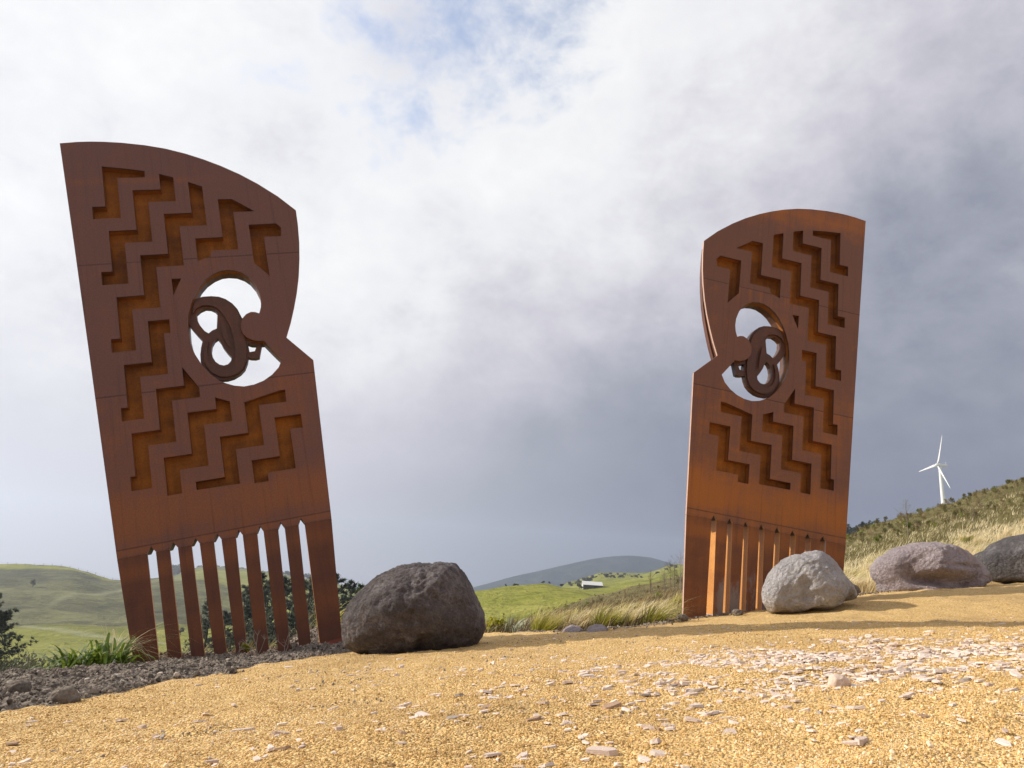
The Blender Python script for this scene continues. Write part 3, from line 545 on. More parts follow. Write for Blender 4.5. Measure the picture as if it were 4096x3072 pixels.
B1 = [(-.2035,-.1173),(-.2087,-.1012),(-.2115,-.0837),(-.202,-.0592),(-.1857,-.0376),(-.1564,-.0162),(-.1321,-.0048),(-.1094,-.0015),(-.0964,-.0031),(-.0814,.0007),(-.0634,-.0004),(-.0524,-.0096),(-.0408,-.0272),(-.0291,-.0459),(-.0175,-.0668),(-.0138,-.0832),(-.0179,-.0941),(-.0282,-.1064),(-.0829,-.1203),(-.1195,-.126),(-.175,-.1271),(-.1916,-.1235)]
B2 = [(.3822,-.0392),(.3748,-.0247),(.3731,-.0112),(.3796,.01),(.3872,.0216),(.3977,.0307),(.4096,.0392),(.4317,.0435),(.4407,.049),(.4495,.0507),(.4581,.048),(.4694,.0409),(.479,.0303),(.4884,.0183),(.4979,.0078),(.5043,-.0042),(.5058,-.0138),(.486,-.0198),(.434,-.0285),(.3923,-.0372)]
B3 = [(.5451,-.0027),(.5443,.0099),(.5361,.0178),(.5337,.033),(.5434,.0439),(.5603,.0553),(.5844,.0664),(.6063,.0716),(.6242,.0716),(.6505,.0663),(.6763,.0575),(.6894,.048),(.6945,.0381),(.6922,.026),(.6809,.0194),(.618,.0078),(.5645,-.0015)]
B4 = [(.6867,.0548),(.6946,.0622),(.7133,.0694),(.733,.0838),(.7541,.0913),(.7795,.0955),(.801,.0829),(.8009,.0569),(.789,.0356),(.7462,.0311),(.7079,.0245),(.6938,.0244),(.6863,.0359)]
S1 = [(.0923,-.0832),(.0944,-.0779),(.1005,-.0738),(.1098,-.0725),(.1178,-.075),(.1219,-.0814),(.107,-.09)]
S2 = [(.1243,-.0805),(.1273,-.0766),(.1349,-.071),(.1427,-.0693),(.1506,-.07),(.1547,-.0764),(.14,-.086)]
boulder('boulder', B1, 4.95, .46, M['rock_dark'], 3, 'big rounded dark brown boulder beside the foot of the left steel panel', rough=.05, sub=6, pit=.12)
boulder('boulder', B2, 6.35, .34, M['rock_grey'], 11, 'pale grey boulder in front of the teeth of the right steel panel', rough=.06, facets=16, sub=6, pit=.025, dents=((.80,-.45,.22,.6,.40),(-.35,-.2,.10,.35,.10),(.1,-.75,.8,.16,.22)))
boulder('boulder', B3, 7.6, .50, M['rock_pink'], 23, 'long purplish boulder with a hollow in its face, second from the right edge', rough=.05, facets=9, sub=6, pit=.035, dents=((-.30,-.22,.42,.13,.42),(.35,.10,.5,.05,.10),(.1,-.62,.9,.10,.25)))
boulder('boulder', B4, 8.0, .5, M['rock_black'], 31, 'dark speckled boulder cut off by the right edge of the photo', rough=.04, facets=3, sub=5)
boulder('boulder', S1, 5.95, .16, M['rock_pink'], 41, 'small greyish boulder, left one of two in front of the golden tussocks', 'two small boulders at the far edge of the gravel', rough=.03, sub=4)
boulder('boulder', S2, 5.8, .15, M['rock_pink'], 47, 'small brownish boulder, right one of two in front of the golden tussocks', 'two small boulders at the far edge of the gravel', rough=.03, sub=4)
def lump(x, y, r, mat, seed, label, name='soil_clod', cat='clod', group=None, z=None):
    zz = (z if z is not None else g1(x,y))
    sil = [((x+r*math.cos(a)*(1+.12*math.sin(3*a+seed)))/y, (zz+r*.45+r*.75*math.sin(a))/y) for a in np.linspace(-math.pi,math.pi,15)[:-1]]
    return boulder(name, sil, y, r*.9, mat, seed, label, group, rough=.16, sub=4, cat=cat)
lump(-2.18, 3.45, .052, M['soil'], 5, 'round dark clod of soil near the left edge of the photo', z=soil_z(-2.18,3.45))
lump(-1.72, 3.02, .056, M['soil'], 9, 'larger brownish clod of soil at the edge between soil and gravel', z=soil_z(-1.72,3.02))
lump(-1.70, 6.20, .045, M['soil'], 15, 'small clod of soil at the foot of the right hand teeth of the left panel', z=soil_z(-1.70,6.15))
lump(1.72, 6.66, .055, M['soil'], 19, 'heap of soil against the left foot of the right steel panel')
lump(2.22, 6.62, .05, M['soil'], 25, 'heap of soil between the teeth of the right panel and the grey boulder')
lump(3.72, 7.6, .13, M['soil'], 27, 'dark heap of soil between the pale grey and the purplish boulder')

# ------------------------------------------------------------------ plants
def blades(n, h, spread, lean, droop, width, seed, seg=4, base=.06, hv=.35):
    """a clump of arching blades; lean is the wind"""
    r = random.Random(seed); V = []; T = []
    for _ in range(n):
        a = r.uniform(0,2*math.pi); b0 = base*math.sqrt(r.random()); hh = h*r.uniform(1-hv,1+hv*.4)
        dx, dy = math.cos(a), math.sin(a); out = spread*r.uniform(.2,1.2); dr = droop*r.uniform(.5,1.5); w = width*r.uniform(.7,1.3)
        tx, ty = -dy, dx; i0 = len(V)
        for s in range(seg+1):
            t = s/seg; k = out*t**1.5
            x = dx*(b0+k*h)+lean[0]*hh*t**1.8; y = dy*(b0+k*h)+lean[1]*hh*t**1.8; z = hh*(t-dr*t**2.6)
            ww = w*(1-t**1.6)*(.6+.4*min(1,t*4))
            if s == seg: V.append((x,y,z))
            else: V += [(x-tx*ww,y-ty*ww,z),(x+tx*ww,y+ty*ww,z)]
        for s in range(seg-1): q = i0+2*s; T += [(q,q+1,q+3),(q,q+3,q+2)]
        q = i0+2*(seg-1); T.append((q,q+1,q+2))
    return V, T
def leafball(n, rx, ry, rz, size, seed, z0=0., lumps=5, up=0.3):
    """leaf sized faces spread through an uneven, lumpy crown"""
    r = random.Random(seed); V = []; T = []
    L = [(Vector((r.uniform(-.6,.6)*rx, r.uniform(-.6,.6)*ry, z0+rz*r.uniform(.5,1.35))), r.uniform(.35,.62)) for _ in range(lumps)]
    for _ in range(n):
        c, k = r.choice(L); d = Vector((r.gauss(0,1),r.gauss(0,1),r.gauss(0,1))).normalized()*(r.random()**.4)
        p = c+Vector((d.x*rx*k,d.y*ry*k,d.z*rz*k)); s = size*r.uniform(.6,1.4)
        u = (Vector((r.gauss(0,1),r.gauss(0,1),r.gauss(0,1)+up))).normalized(); w = u.cross(Vector((r.gauss(0,1),r.gauss(0,1),r.gauss(0,1)))).normalized()
        i = len(V); V += [p-w*s*.35, p+u*s*.5+w*s*.05, p+w*s*.35, p-u*s*.5] ; T += [(i,i+1,i+2),(i,i+2,i+3)]
    return V, T
def tube(V, T, p, q, r0, r1, n=5):
    p = Vector(p); q = Vector(q); d = (q-p).normalized(); a = d.cross(Vector((.3,.9,.2))).normalized(); b = d.cross(a); i = len(V)
    for c, r in ((p,r0),(q,r1)):
        for k in range(n): w = 2*math.pi*k/n; V.append(c+(a*math.cos(w)+b*math.sin(w))*r)
    for k in range(n): k2 = (k+1)%n; T += [(i+k,i+k2,i+n+k2),(i+k,i+n+k2,i+n+k)]
def upright_shrub(n, h, w, size, seed):
    r = random.Random(seed); V = []; T = []
    for _ in range(max(3,n//40)):
        a = r.uniform(0,6.28); tube(V,T,(0,0,0),(math.cos(a)*w*.6,math.sin(a)*w*.6,h*r.uniform(.6,1)),.012*h,.004*h,3)
    v2, t2 = leafball(n, w, w, h*.52, size, seed+1, z0=.0, lumps=4, up=1.2); i = len(V); V += v2; T += [(a+i,b+i,c+i) for a,b,c in t2]
    return V, T
def plant_kind(name, me_list, mat):
    out = []
    for V, T in me_list:
        me = tri_mesh(name, V, T); me.materials.append(mat); out.append(me)
    return out
WIND = (.42,-.06)
TUS = {
 'straw': plant_kind('straw_tussock',[blades(120,.52,.50,WIND,.48,.0085,s,5,.10) for s in range(5)],M['straw']),
 'gold': plant_kind('golden_tussock',[blades(130,.54,.52,WIND,.46,.0085,20+s,5,.11) for s in range(5)],M['gold']),
 'green': plant_kind('green_tussock',[blades(140,.48,.60,(.34,-.05),.58,.0085,40+s,5,.11) for s in range(4)],M['green'])}
def set_plant(name, me, loc, rz, sc, label, cat, group):
    o = link(name, me, loc=loc, rot=(0,0,rz), scale=sc); return tag(o, label, cat, group)
rt = random.Random(99)
def jit(a): return rt.uniform(-a,a)
# golden and green tussocks along the far edge of the gravel, left of the right panel
pts = []
tries = 0
while len(pts) < 84 and tries < 3000:
    tries += 1
    y = 6.5*math.exp(rt.random()*1.05); t = rt.uniform(.055,.30)
    if y > 7.5+(t-.05)*42 or t*y > 1.5+.30*(y-6.3): continue
    x = t*y
    if y < edge_y(x)+.22: continue
    if any((x-a)**2+(y-b)**2 < (.27*(y/8))**2 for a,b in pts): continue
    pts.append((x,y))
LB = {'straw':('pale straw tussock blown to the right','straw tussocks'),'gold':('golden green tussock blown to the right','golden tussocks'),'green':('darker green tussock among golden ones','green tussocks')}
for x, y in pts:
    k = rt.choices(['straw','gold','green'],[.28,.52,.20])[0]
    sc = rt.uniform(.50,.86); wh = ('by the small boulders' if x/y < .16 else 'near the foot of the right panel' if y < 8.2 else 'farther back left of the right panel')
    set_plant(k+'_tussock' if k != 'gold' else 'golden_tussock', rt.choice(TUS[k]), (x,y,tz1(x,y)-.02), jit(.35), sc, ('tall ' if sc > .75 else 'low ' if sc < .60 else '')+LB[k][0]+' '+wh, 'tussock', LB[k][1]+' '+wh)
# straw coloured tussocks on the bank behind the boulders on the right
pts = []; tries = 0
while len(pts) < 175 and tries < 4500:
    tries += 1
    y = 8.0*math.exp(rt.random()*1.30); t = rt.uniform(.475,.86); x = t*y
    if y < edge_y(x)+.25: continue
    zt = tz1(x,y)/y; top = .0495+(t-.4895)*.30
    if zt+.035 > top+.012*math.sin(t*60): continue
    if any((x-a)**2+(y-b)**2 < (.30*(y/9)**.6)**2 for a,b in pts): continue
    pts.append((x,y))
for x, y in pts:
    k = rt.choices(['straw','gold','green'],[.66,.22,.12])[0]; sc = rt.uniform(.55,1.0); t = x/y
    wh = 'between the right panel and the purplish boulder' if t < .535 else 'above the purplish boulder' if t < .69 else 'above the dark speckled boulder'
    set_plant(k+'_tussock' if k != 'gold' else 'golden_tussock', rt.choice(TUS[k]), (x,y,tz1(x,y)-.02), jit(.4), sc, ('large ' if sc > .87 else 'small ' if sc < .66 else '')+{'straw':'pale straw','gold':'golden','green':'rounded green'}[k]+' tussock '+('close behind the boulders, ' if y < 10.5 else 'on the bank ')+wh, 'tussock', k+' tussocks on the bank '+wh)
# shrubs scattered over the hillside up to the skyline, and over the brown slope by the right panel
SHB = {'olive': plant_kind('olive_shrub',[upright_shrub(200,.75,.30,.075,60+s) for s in range(4)],M['shrub_olive']),
       'green': plant_kind('green_shrub',[upright_shrub(220,.70,.32,.08,70+s) for s in range(4)],M['shrub_green']),
       'brown': plant_kind('brown_shrub',[upright_shrub(170,.70,.22,.05,80+s) for s in range(4)],M['shrub_brown'])}
def scatter(n, y0, y1, t0, t1, cond, mind):
    P = []; tr = 0
    while len(P) < n and tr < 4000:
        tr += 1
        y = y0*math.exp(rt.random()*math.log(y1/y0)); t = rt.uniform(t0,t1); x = t*y
        if any((x-a)**2+(y-b)**2 < (mind*y)**2 for a,b in P): continue
        if not cond(t,y): continue
        P.append((x,y))
    return P
LS = {'olive':'olive shrub','green':'bright green shrub','brown':'brown upright shrub'}
for (P, where, wt, grp) in (
   (scatter(290, 14, 47, .47, .84, lambda t,y: tz1(t*y,y)/y > .052+(t-.4895)*.30, .0095), 'on the rough slope below the skyline on the right', [.50,.10,.40], 'on the right hillside'),
   (scatter(130, 11, 85, -.02, .30, lambda t,y: y > 10+abs(t-.1)*30 and y*1.0 > 11+t*40, .014), 'on the brown slope between the green knoll and the tussocks', [.30,.15,.55], 'on the brown slope')):
    for x, y in P:
        k = rt.choices(['olive','green','brown'],wt)[0]; sc = rt.uniform(.28,.66)*(.55+.45*min(1,y/34)); t = x/y
        if 'right' in grp: wh = ('on the skyline ' if y > 38 else 'on the slope ')+('just right of the right panel' if t < .55 else 'above the purplish boulder' if t < .69 else 'near the right edge of the photo')
        else: wh = 'on the brown slope '+('below the green knoll' if t < .10 else 'below the shed' if t < .17 else 'left of the right panel')
        set_plant(k+'_shrub', rt.choice(SHB[k]), (x,y,tz1(x,y)-.05), rt.uniform(0,6.28), sc, ('bigger ' if sc > .48 else 'tiny ' if sc < .28 else '')+LS[k]+' '+wh, 'shrub', LS[k]+'s '+wh)

# dry grass that covers the slopes between the plants
def grass_cover(name, P, h, w, mat, seed, label=None):
    r = np.random.default_rng(seed); n = len(P); k = 7
    base = np.repeat(P, k, 0)+np.c_[r.normal(0,.10,(n*k,2)),np.zeros(n*k)]; hh = h*r.uniform(.5,1.3,n*k)*np.repeat(r.uniform(.6,1.3,n),k)
    a = r.uniform(0,6.28,n*k); ln = np.c_[.45*hh+r.normal(0,.25,n*k)*hh, r.normal(0,.25,n*k)*hh, hh]
    sd = np.c_[np.cos(a),np.sin(a),0*a]*w*r.uniform(.6,1.4,(n*k,1))
    V = np.stack([base-sd, base+sd, base+ln*.55+sd*.6+np.c_[0*a,0*a,.06*hh], base+ln],1).reshape(-1,3)
    i = np.arange(n*k)*4; T = np.concatenate([np.stack([i,i+1,i+2],1),np.stack([i,i+2,i+3],1)])
    return tag(link(name, tri_mesh(name,V,T), mat), kind='stuff')
def on_terrain(P): P = np.array(P); return np.c_[P, terrain(P[:,0],P[:,1])-.02]
def rnd(n, y0, y1, t0, t1, seed):
    r = np.random.default_rng(seed); y = y0*np.exp(r.random(n)*np.log(y1/y0)); t = r.uniform(t0,t1,n); return np.c_[t*y,y]
P = rnd(9000,7.6,34,.46,.88,1); P = P[P[:,1] > edge_y(P[:,0])+.2]; tq_ = P[:,0]/P[:,1]; P = P[(terrain(P[:,0],P[:,1])/P[:,1] < .030+(tq_-.4895)*.30+.02*fbm(P[:,0],P[:,1],.5,2,3)) | (np.arange(len(P))%9 == 0)]; grass_cover('dry_grass', on_terrain(P), .17, .008, M['straw'], 2)
P = rnd(11000,10,60,.46,.88,3); P = P[P[:,1] > edge_y(P[:,0])+.2]; grass_cover('rough_grass', on_terrain(P), .11, .009, M['shrub_olive'], 4)
P = rnd(6000,6.3,70,-.06,.30,5); P = P[P[:,1] > edge_y(P[:,0])+.25]; grass_cover('brown_grass', on_terrain(P), .16, .006, M['shrub_brown'], 6)
P = rnd(1100,6.3,40,-.04,.30,7); P = P[P[:,1] > edge_y(P[:,0])+.25]; grass_cover('straw_grass', on_terrain(P), .20, .006, M['straw'], 8)
P = rnd(2500,7.0,45,-.8,-.06,9); P = P[P[:,1] > edge_y(P[:,0])+.6]; grass_cover('bank_grass', on_terrain(P), .22, .007, M['shrub_olive'], 10)

# strap leaved plants and long grasses by the left panel
def strap_plant(name, n, h, w, spread, droop, seed, mat, lean=(.15,0), seg=7, base=.08):
    V, T = blades(n, h, spread, lean, droop, w, seed, seg, base, .45); me = tri_mesh(name, V, T); me.materials.append(mat); return me
def gnd(x, y): return soil_z(x,y) if x < -.7 and y < 8.2 else tz1(x,y)
for i, (t, y, s, tilt) in enumerate([(-.572,5.30,.85,-.5),(-.552,5.38,1.05,-.2),(-.530,5.48,1.15,.1),(-.510,5.60,1.1,.3)]):
    o = link('strap_leaf_plant', strap_plant('strap_leaf_plant', 38, .40, .015, .75, .78, 200+i, M['flax'], (tilt*.4,-.15)), loc=(t*y,y,gnd(t*y,y)-.03), scale=s)
    tag(o, ['low glossy strap leaved plant at the left end of the clump','glossy green strap leaved plant, second from the left in the clump by the left panel','tall glossy strap leaved plant in the middle right of the clump by the left panel','glossy strap leaved plant nearest to the left leg of the left panel'][i], 'plant', 'strap leaved plants left of the left panel')
tag(link('strap_leaf_plant', strap_plant('strap_leaf_plant', 9, .42, .009, 1.3, .72, 231, M['flax'], (-.5,-.05)), loc=(-.580*5.25,5.25,gnd(-3.05,5.25)-.02)), 'few long thin arching leaves reaching out to the left over the soil', 'plant')
for i, (t, y, h, n) in enumerate([(-.510,5.85,.52,110),(-.462,6.3,.40,70),(-.430,6.4,.36,60),(-.400,6.5,.32,50),(-.262,7.7,.55,60),(-.236,7.8,.60,70),(-.345,7.4,.34,45)]):
    V, T = blades(n, h, .85, (.50,-.05), .60, .0040, 300+i, 7, .06, .5); me = tri_mesh('seed_grass', V, T); me.materials.append(M['seed_grass'] if i != 5 else M['gold'])
    x = t*y; zb = max(gnd(x,y), g1(x,y)-.16)-.03
    if i in (4,5): zb = gnd(x,6.95)-.08
    tag(link('seed_grass', me, loc=(x,y,zb)), ['tall pale seed grass arching behind the left leg of the left panel','pale seed grass seen through the first slot of the left panel','pale seed grass seen through the second slot of the left panel','short pale grass seen through the third slot of the left panel','pale arching grass seen through the sixth slot of the left panel','golden arching grass seen through the seventh slot of the left panel','thin pale grass seen through the fifth slot of the left panel'][i], 'grass', 'grasses behind the left panel')
# dry twigs and a seedling in the soil at the foot of the left panel
def twig(seed, h, n, mat, name):
    r = random.Random(seed); V = []; T = []
    def grow(p, d, l, rad, k):
        q = p+d*l; tube(V,T,p,q,rad,rad*.6,4)
        if k: 
            for _ in range(2 if k > 1 else 3): grow(q, (d+Vector((r.gauss(0,.55),r.gauss(0,.45),r.gauss(.05,.35)))).normalized(), l*r.uniform(.55,.85), rad*.6, k-1)
    for _ in range(n): grow(Vector((r.uniform(-.05,.05),r.uniform(-.03,.03),-.02)), Vector((r.gauss(.2,.5),r.gauss(0,.3),1)).normalized(), h*.4, h*.012+.0012, 2)
    me = tri_mesh(name, V, T); me.materials.append(mat); return me
for i, (t, y, h, n) in enumerate([(-.318,5.95,.26,3),(-.352,5.9,.16,2),(-.288,5.95,.22,2),(-.262,5.85,.10,1),(-.222,5.7,.12,1)]):
    x = t*y; tag(link('dry_twig', twig(400+i,h,n,M['dry_twig'],'dry_twig'), loc=(x,y,gnd(x,y))), ['branched dry twigs in front of the sixth tooth of the left panel','pale dry twig beside the fifth tooth of the left panel','thin branched dry twigs just left of the seventh tooth of the left panel','short single dry stalk in front of the seventh slot of the left panel','single dry stalk between the last tooth of the left panel and the dark boulder'][i], 'twig', 'dry twigs at the foot of the left panel')
me = tri_mesh('seedling', *leafball(40,.05,.05,.05,.035,501,.02,3,1)); me.materials.append(M['yellow_leaf']); tag(link('seedling', me, loc=(-.340*6.0,6.0,gnd(-2.04,6.0))), 'small yellow green seedling in the soil between teeth of the left panel', 'seedling')
me = tri_mesh('leafy_bush', *leafball(420,.22,.2,.28,.05,502,.0,6,.5)); me.materials.append(M['shrub_olive']); tag(link('leafy_bush', me, loc=(-.385*7.2,7.2,gnd(-2.77,7.2)-.05)), 'small olive leafy bush seen through the fourth slot of the left panel', 'bush')
# plants at the far edge of the gravel right of the dark boulder
for i, (t, y, h, n, m, lab) in enumerate([(.022,7.35,.40,70,'silver','silvery flax with arching leaves right of the dark boulder'),(.045,7.45,.34,60,'silver','silvery flax, right of the larger silvery one beyond the gravel'),(.070,7.0,.30,120,'green','dense green tussock between the silvery flax and the small boulders'),(.086,6.9,.26,110,'green','dark green tussock just left of the two small boulders'),(.105,7.3,.36,60,'silver','greyish flax standing behind the left small boulder')]):
    V, T = blades(n, h, .8 if m == 'silver' else .5, (.25,-.08), .62, .011 if m == 'silver' else .005, 600+i, 7, .06, .4); me = tri_mesh('flax_plant' if m == 'silver' else 'green_tussock', V, T); me.materials.append(M[m])
    x = t*y; tag(link('flax_plant' if m == 'silver' else 'green_tussock', me, loc=(x,y,tz1(x,y)-.02)), lab, 'flax' if m == 'silver' else 'tussock')
me = tri_mesh('yellow_shrub', *leafball(260,.10,.09,.13,.035,520,.0,6,.8)); me.materials.append(M['yellow_leaf']); tag(link('yellow_shrub', me, loc=(.0*7.4,7.4,tz1(0,7.4)-.02)), 'small bright yellow green shrub right beside the dark boulder', 'shrub')
# wooden stake beside the right panel
V = []; T = []; tube(V,T,(0,0,-.1),(0.004,0,.17),.016,.015,6); i = len(V); V.append(Vector((.004,0,.176))); T += [(i-6+k,i-6+(k+1)%6,i) for k in range(6)]
me = tri_mesh('wooden_stake',V,T); me.materials.append(M['wood']); tag(link('wooden_stake', me, scale=.5, loc=(1.712,6.75,g1(1.712,6.75)-.02)), 'short dark wooden stake beside the left foot of the right panel', 'stake')

# ------------------------------------------------------------------ trees
def conifer_meshes(h, seed, rad=.30, nb=52, tuft=9, dens=7, nl=.07, open_=.0):
    r = random.Random(seed); V = []; T = []; Vt = []; Tt = []
    tube(Vt,Tt,(0,0,-.3),(jit(.02)*h,jit(.02)*h,h*.55),.022*h,.013*h,7); tube(Vt,Tt,(0,0,h*.5),(0,0,h),.014*h,.002*h,6)
    for b in range(nb):
        f = (b+r.random())/nb; z = h*(.10+.88*f); L = h*rad*(1-f)**.75*r.uniform(.55,1.2)+.03*h
        a = r.uniform(0,6.28); d = Vector((math.cos(a),math.sin(a),r.uniform(-.10,.42)+.35*f)).normalized(); p0 = Vector((0,0,z)); p1 = p0+d*L+Vector((0,0,.06*L))
        tube(Vt,Tt,p0,p1,.0045*h*(1-f*.7),.001*h,3)
        for k in range(tuft):
            u = .25+.75*(k+r.random())/tuft; c = p0.lerp(p1,u)+Vector((r.gauss(0,.05),r.gauss(0,.05),r.gauss(0,.04)))*L
            for _ in range(dens):
                e = (d*.6+Vector((r.gauss(0,.7),r.gauss(0,.7),r.gauss(.15,.5)))).normalized()*nl*h*.55*r.uniform(.5,1.2); s = e.cross(Vector((r.gauss(0,1),r.gauss(0,1),1))).normalized()*nl*h*.10
                i = len(V); V += [c-s,c+s,c+e]; T.append((i,i+1,i+2))
    return tri_mesh('crown',V,T), tri_mesh('trunk',Vt,Tt)
def tree(name, loc, h, meshes, cm, label, group, cat='tree', rz=0, base_h=1.0):
    o = empty(name, loc); o.rotation_euler.z = rz; o.scale = (h/base_h,)*3; tag(o, label, cat, group)
    for nm, me, m in (('trunk',meshes[1],M['bark']),('crown',meshes[0],cm)):
        if not me.materials: me.materials.append(m)
        link(nm, me, parent=o)
    return o
CON = [conifer_meshes(1.0, 700+s, .27+.05*(s%3), 60, 9, 8, .085) for s in range(4)]
CONL = [conifer_meshes(1.0, 720+s, .36, 56, 10, 9, .085) for s in range(2)]
# dark pines seen through the slots of the left panel
px = [(-.395,75,.078),(-.372,62,-.085),(-.350,80,-.050),(-.336,66,-.0325),(-.318,74,-.040),(-.296,64,-.0345),(-.280,78,-.036),(-.262,66,-.0262),(-.245,72,-.036),(-.226,60,-.0255),(-.205,70,-.034),(-.36,52,-.105),(-.33,50,-.08),(-.305,52,-.075),(-.275,50,-.07),(-.25,52,-.068),(-.225,50,-.062)]
for i, (t, y, top) in enumerate(px):
    if i == 0: top = -.062
    x = t*y; z = tz1(x,y); h = max(2.5, (top+.001)*y-z)
    tree('pine_tree', (x,y,z), h, CON[i%4], M['pine'], 'dark pine in the stand seen through the slots of the left panel', 'pines behind the left panel', rz=i*1.7)
for (t, y, top, k, lab) in ((-.190,55,-.037,0,'sunlit bushy pine showing between the left panel and the dark boulder'),(-.172,50,-.042,1,'lower sunlit pine half hidden behind the top left of the dark boulder')):
    x = t*y; z = tz1(x,y); tree('pine_tree', (x,y,z), top*y-z, CONL[k], M['pine_light'], lab, 'sunlit pines behind the dark boulder', rz=k*2)
# large conifer at the left edge
x, y = -.708*38, 38; z = tz1(x,y); big = conifer_meshes(1.0, 790, .50, 130, 24, 22, .045)
tree('pine_tree', (x,y,z-1.2), -.074*38-z+1.2, big, M['pine'], 'big dark conifer cut off by the left edge of the photo', None)
BSH = [tri_mesh('bush',*leafball(2400,1.0,1.0,.75,.085,800+s,.0,12,.2)) for s in range(4)]
for b in BSH: b.materials.append(M['bush'])
for i, (t, y, s, top) in enumerate([(-.655,36,1.6,-.160),(-.635,35,1.4,-.152),(-.612,34,1.4,-.149),(-.590,33,1.5,-.148),(-.572,34,1.3,-.152),(-.625,28,1.2,-.168),(-.60,27,1.1,-.166),(-.575,27,1.1,-.160),(-.555,33,1.2,-.15),(-.48,40,1.6,-.15),(-.45,38,1.6,-.14),(-.42,38,1.6,-.13)]):
    x = t*y; z = tz1(x,y); hh = max(.8,(top*y-z)/1.35)
    o = link('bush', BSH[i%4], loc=(x,y,z-.1), rot=(0,0,i*1.3), scale=(s*.9,s*.9,hh)); tag(o, 'grey green bush in the hollow beyond the soil, below the grazed left hill', 'bush', 'bushes below the left hill')
# bare trees
def bare_mesh(seed, k0=5, spread=.33, lean=0):
    r = random.Random(seed); V = []; T = []; V2 = []; T2 = []
    tube(V,T,(0,0,-.05),(0,0,.35),.016,.012,6); tube(V,T,(0,0,.35),(.01,0,.72),.012,.007,5); tube(V,T,(.01,0,.72),(0,.01,1.0),.007,.002,4)
    for _ in range(34):
        z = r.uniform(.22,.95); a = r.uniform(0,6.28); d = Vector((math.cos(a)*spread*2,math.sin(a)*spread*2,1.0)).normalized(); l = r.uniform(.10,.24)*(1.25-z); p = Vector((.005,0,z))
        def grow(p,d,l,rad,k):
            q = p+d*l; tube(V2,T2,p,q,rad,rad*.6,3)
            if k:
                for _ in range(2): grow(q,(d+Vector((r.gauss(0,.35),r.gauss(0,.35),r.gauss(.1,.25)))).normalized(),l*r.uniform(.6,.9),rad*.6,k-1)
        grow(p,d,l,.0042*(1.2-z),3)
    return tri_mesh('crown',V2,T2), tri_mesh('trunk',V,T)
def bare_tree(t, y, top, i, label, pale=False, group=None):
    x = t*y; z = tz1(x,y); h = top*y-z; o = empty('bare_tree',(x,y,z)); o.scale = (h,)*3; tag(o,label,'tree',group); o.rotation_euler.z = i
    c, tk = bare_mesh(900+i); c.materials.append(M['twig']); tk.materials.append(M['pale_bark'] if pale else M['twig']); link('trunk',tk,parent=o); link('crown',c,parent=o)
bare_tree(.2555,32,.036,0,'tall pale leafless birch like tree right beside the left edge of the right panel',True,'leafless trees left of the right panel')
bare_tree(.2470,34,.022,1,'thin leafless tree just left of the pale trunked one',False,'leafless trees left of the right panel')
bare_tree(.2335,36,.017,2,'leafless tree in the middle of the row left of the right panel',False,'leafless trees left of the right panel')
bare_tree(.2135,38,.009,3,'small leafless tree, leftmost of the row left of the right panel',False,'leafless trees left of the right panel')
bare_tree(.2410,44,.024,7,'bushy leafless tree behind the row left of the right panel',False,'leafless trees left of the right panel')
bare_tree(.5853,24,.131,4,'tall thin leafless tree on the right hillside rising above the skyline',False,None)
bare_tree(.6830,22,.133,5,'low thin leafless tree on the right hillside below the skyline',False,None)
# conifers along the skyline right of the right panel
rr = random.Random(5)
for i in range(20):
    t = .478+.0036*i+rr.uniform(-.001,.001); y = 230+rr.uniform(-12,12); x = t*y; z = tz1(x,y); top = .0875+(t-.49)*.26+rr.uniform(-.005,.003)
    tree('conifer', (x,y,z-1), max(4,top*y-z+1), CON[i%4], M['pine'], 'dark conifer in the plantation on the skyline right of the right panel', 'plantation conifers on the right skyline', rz=i)
# trees on and behind the green knoll and the far hedges
FB = [tri_mesh('crown',*leafball(420,.42,.42,.42,.13,950+s,.12,7,.2)) for s in range(3)]; FT = []
for s in range(3):
    V=[];T=[]; tube(V,T,(0,0,-.1),(.02,0,.5),.04,.02,5); FT.append(tri_mesh('trunk',V,T))
for b in FB: b.materials.append(M['bush'])
for b in FT: b.materials.append(M['bark'])
def far_tree(t, y, base, top, i, lab, grp, wide=1.0, z=None):
    x = t*y; z = tz1(x,y) if z is None else z; h = max(.8,top*y-z)
    o = empty('broadleaf_tree',(x,y,z)); o.scale = (h*wide,h*wide,h); o.rotation_euler.z = i*1.1; tag(o,lab,'tree',grp); link('trunk',FT[i%3],parent=o); link('crown',FB[i%3],parent=o)
for i, (t, top, w, lab) in enumerate([(.010,-.0222,.9,'round dark tree, leftmost on the crest of the green knoll'),(.0215,-.0206,1.1,'dark tree, left one of a close pair on the green knoll'),(.0262,-.0208,1.0,'dark tree, right one of a close pair on the green knoll'),(.0624,-.0152,1.5,'wide brownish tree on the top of the green knoll'),(.0713,-.0154,.9,'dark upright tree just right of the brownish one on the knoll'),(.0885,-.0168,1.2,'low dark tree on the right shoulder of the green knoll'),(.1132,-.0138,1.1,'small dark tree just left of the shed')]):
    far_tree(t, 158 if i < 6 else 330, 0, top, i, lab, 'trees on the green knoll', w)
hr = random.Random(8)
for i in range(46):
    f = i/45; t = .100+.150*f; y = 620+hr.uniform(-60,90); x = t*y; z = tz1(x,y)
    top = np.interp(t,[.099,.1442,.1966,.215,.2425,.255],[-.0140,.0018,.0035,.0025,.0195,.021])+hr.uniform(-.003,.001)
    far_tree(t, y, 0, top, i, 'dark tree in the hedge line on the far ridge left of the right panel', 'hedge trees on the far ridge', hr.uniform(1.0,1.7))
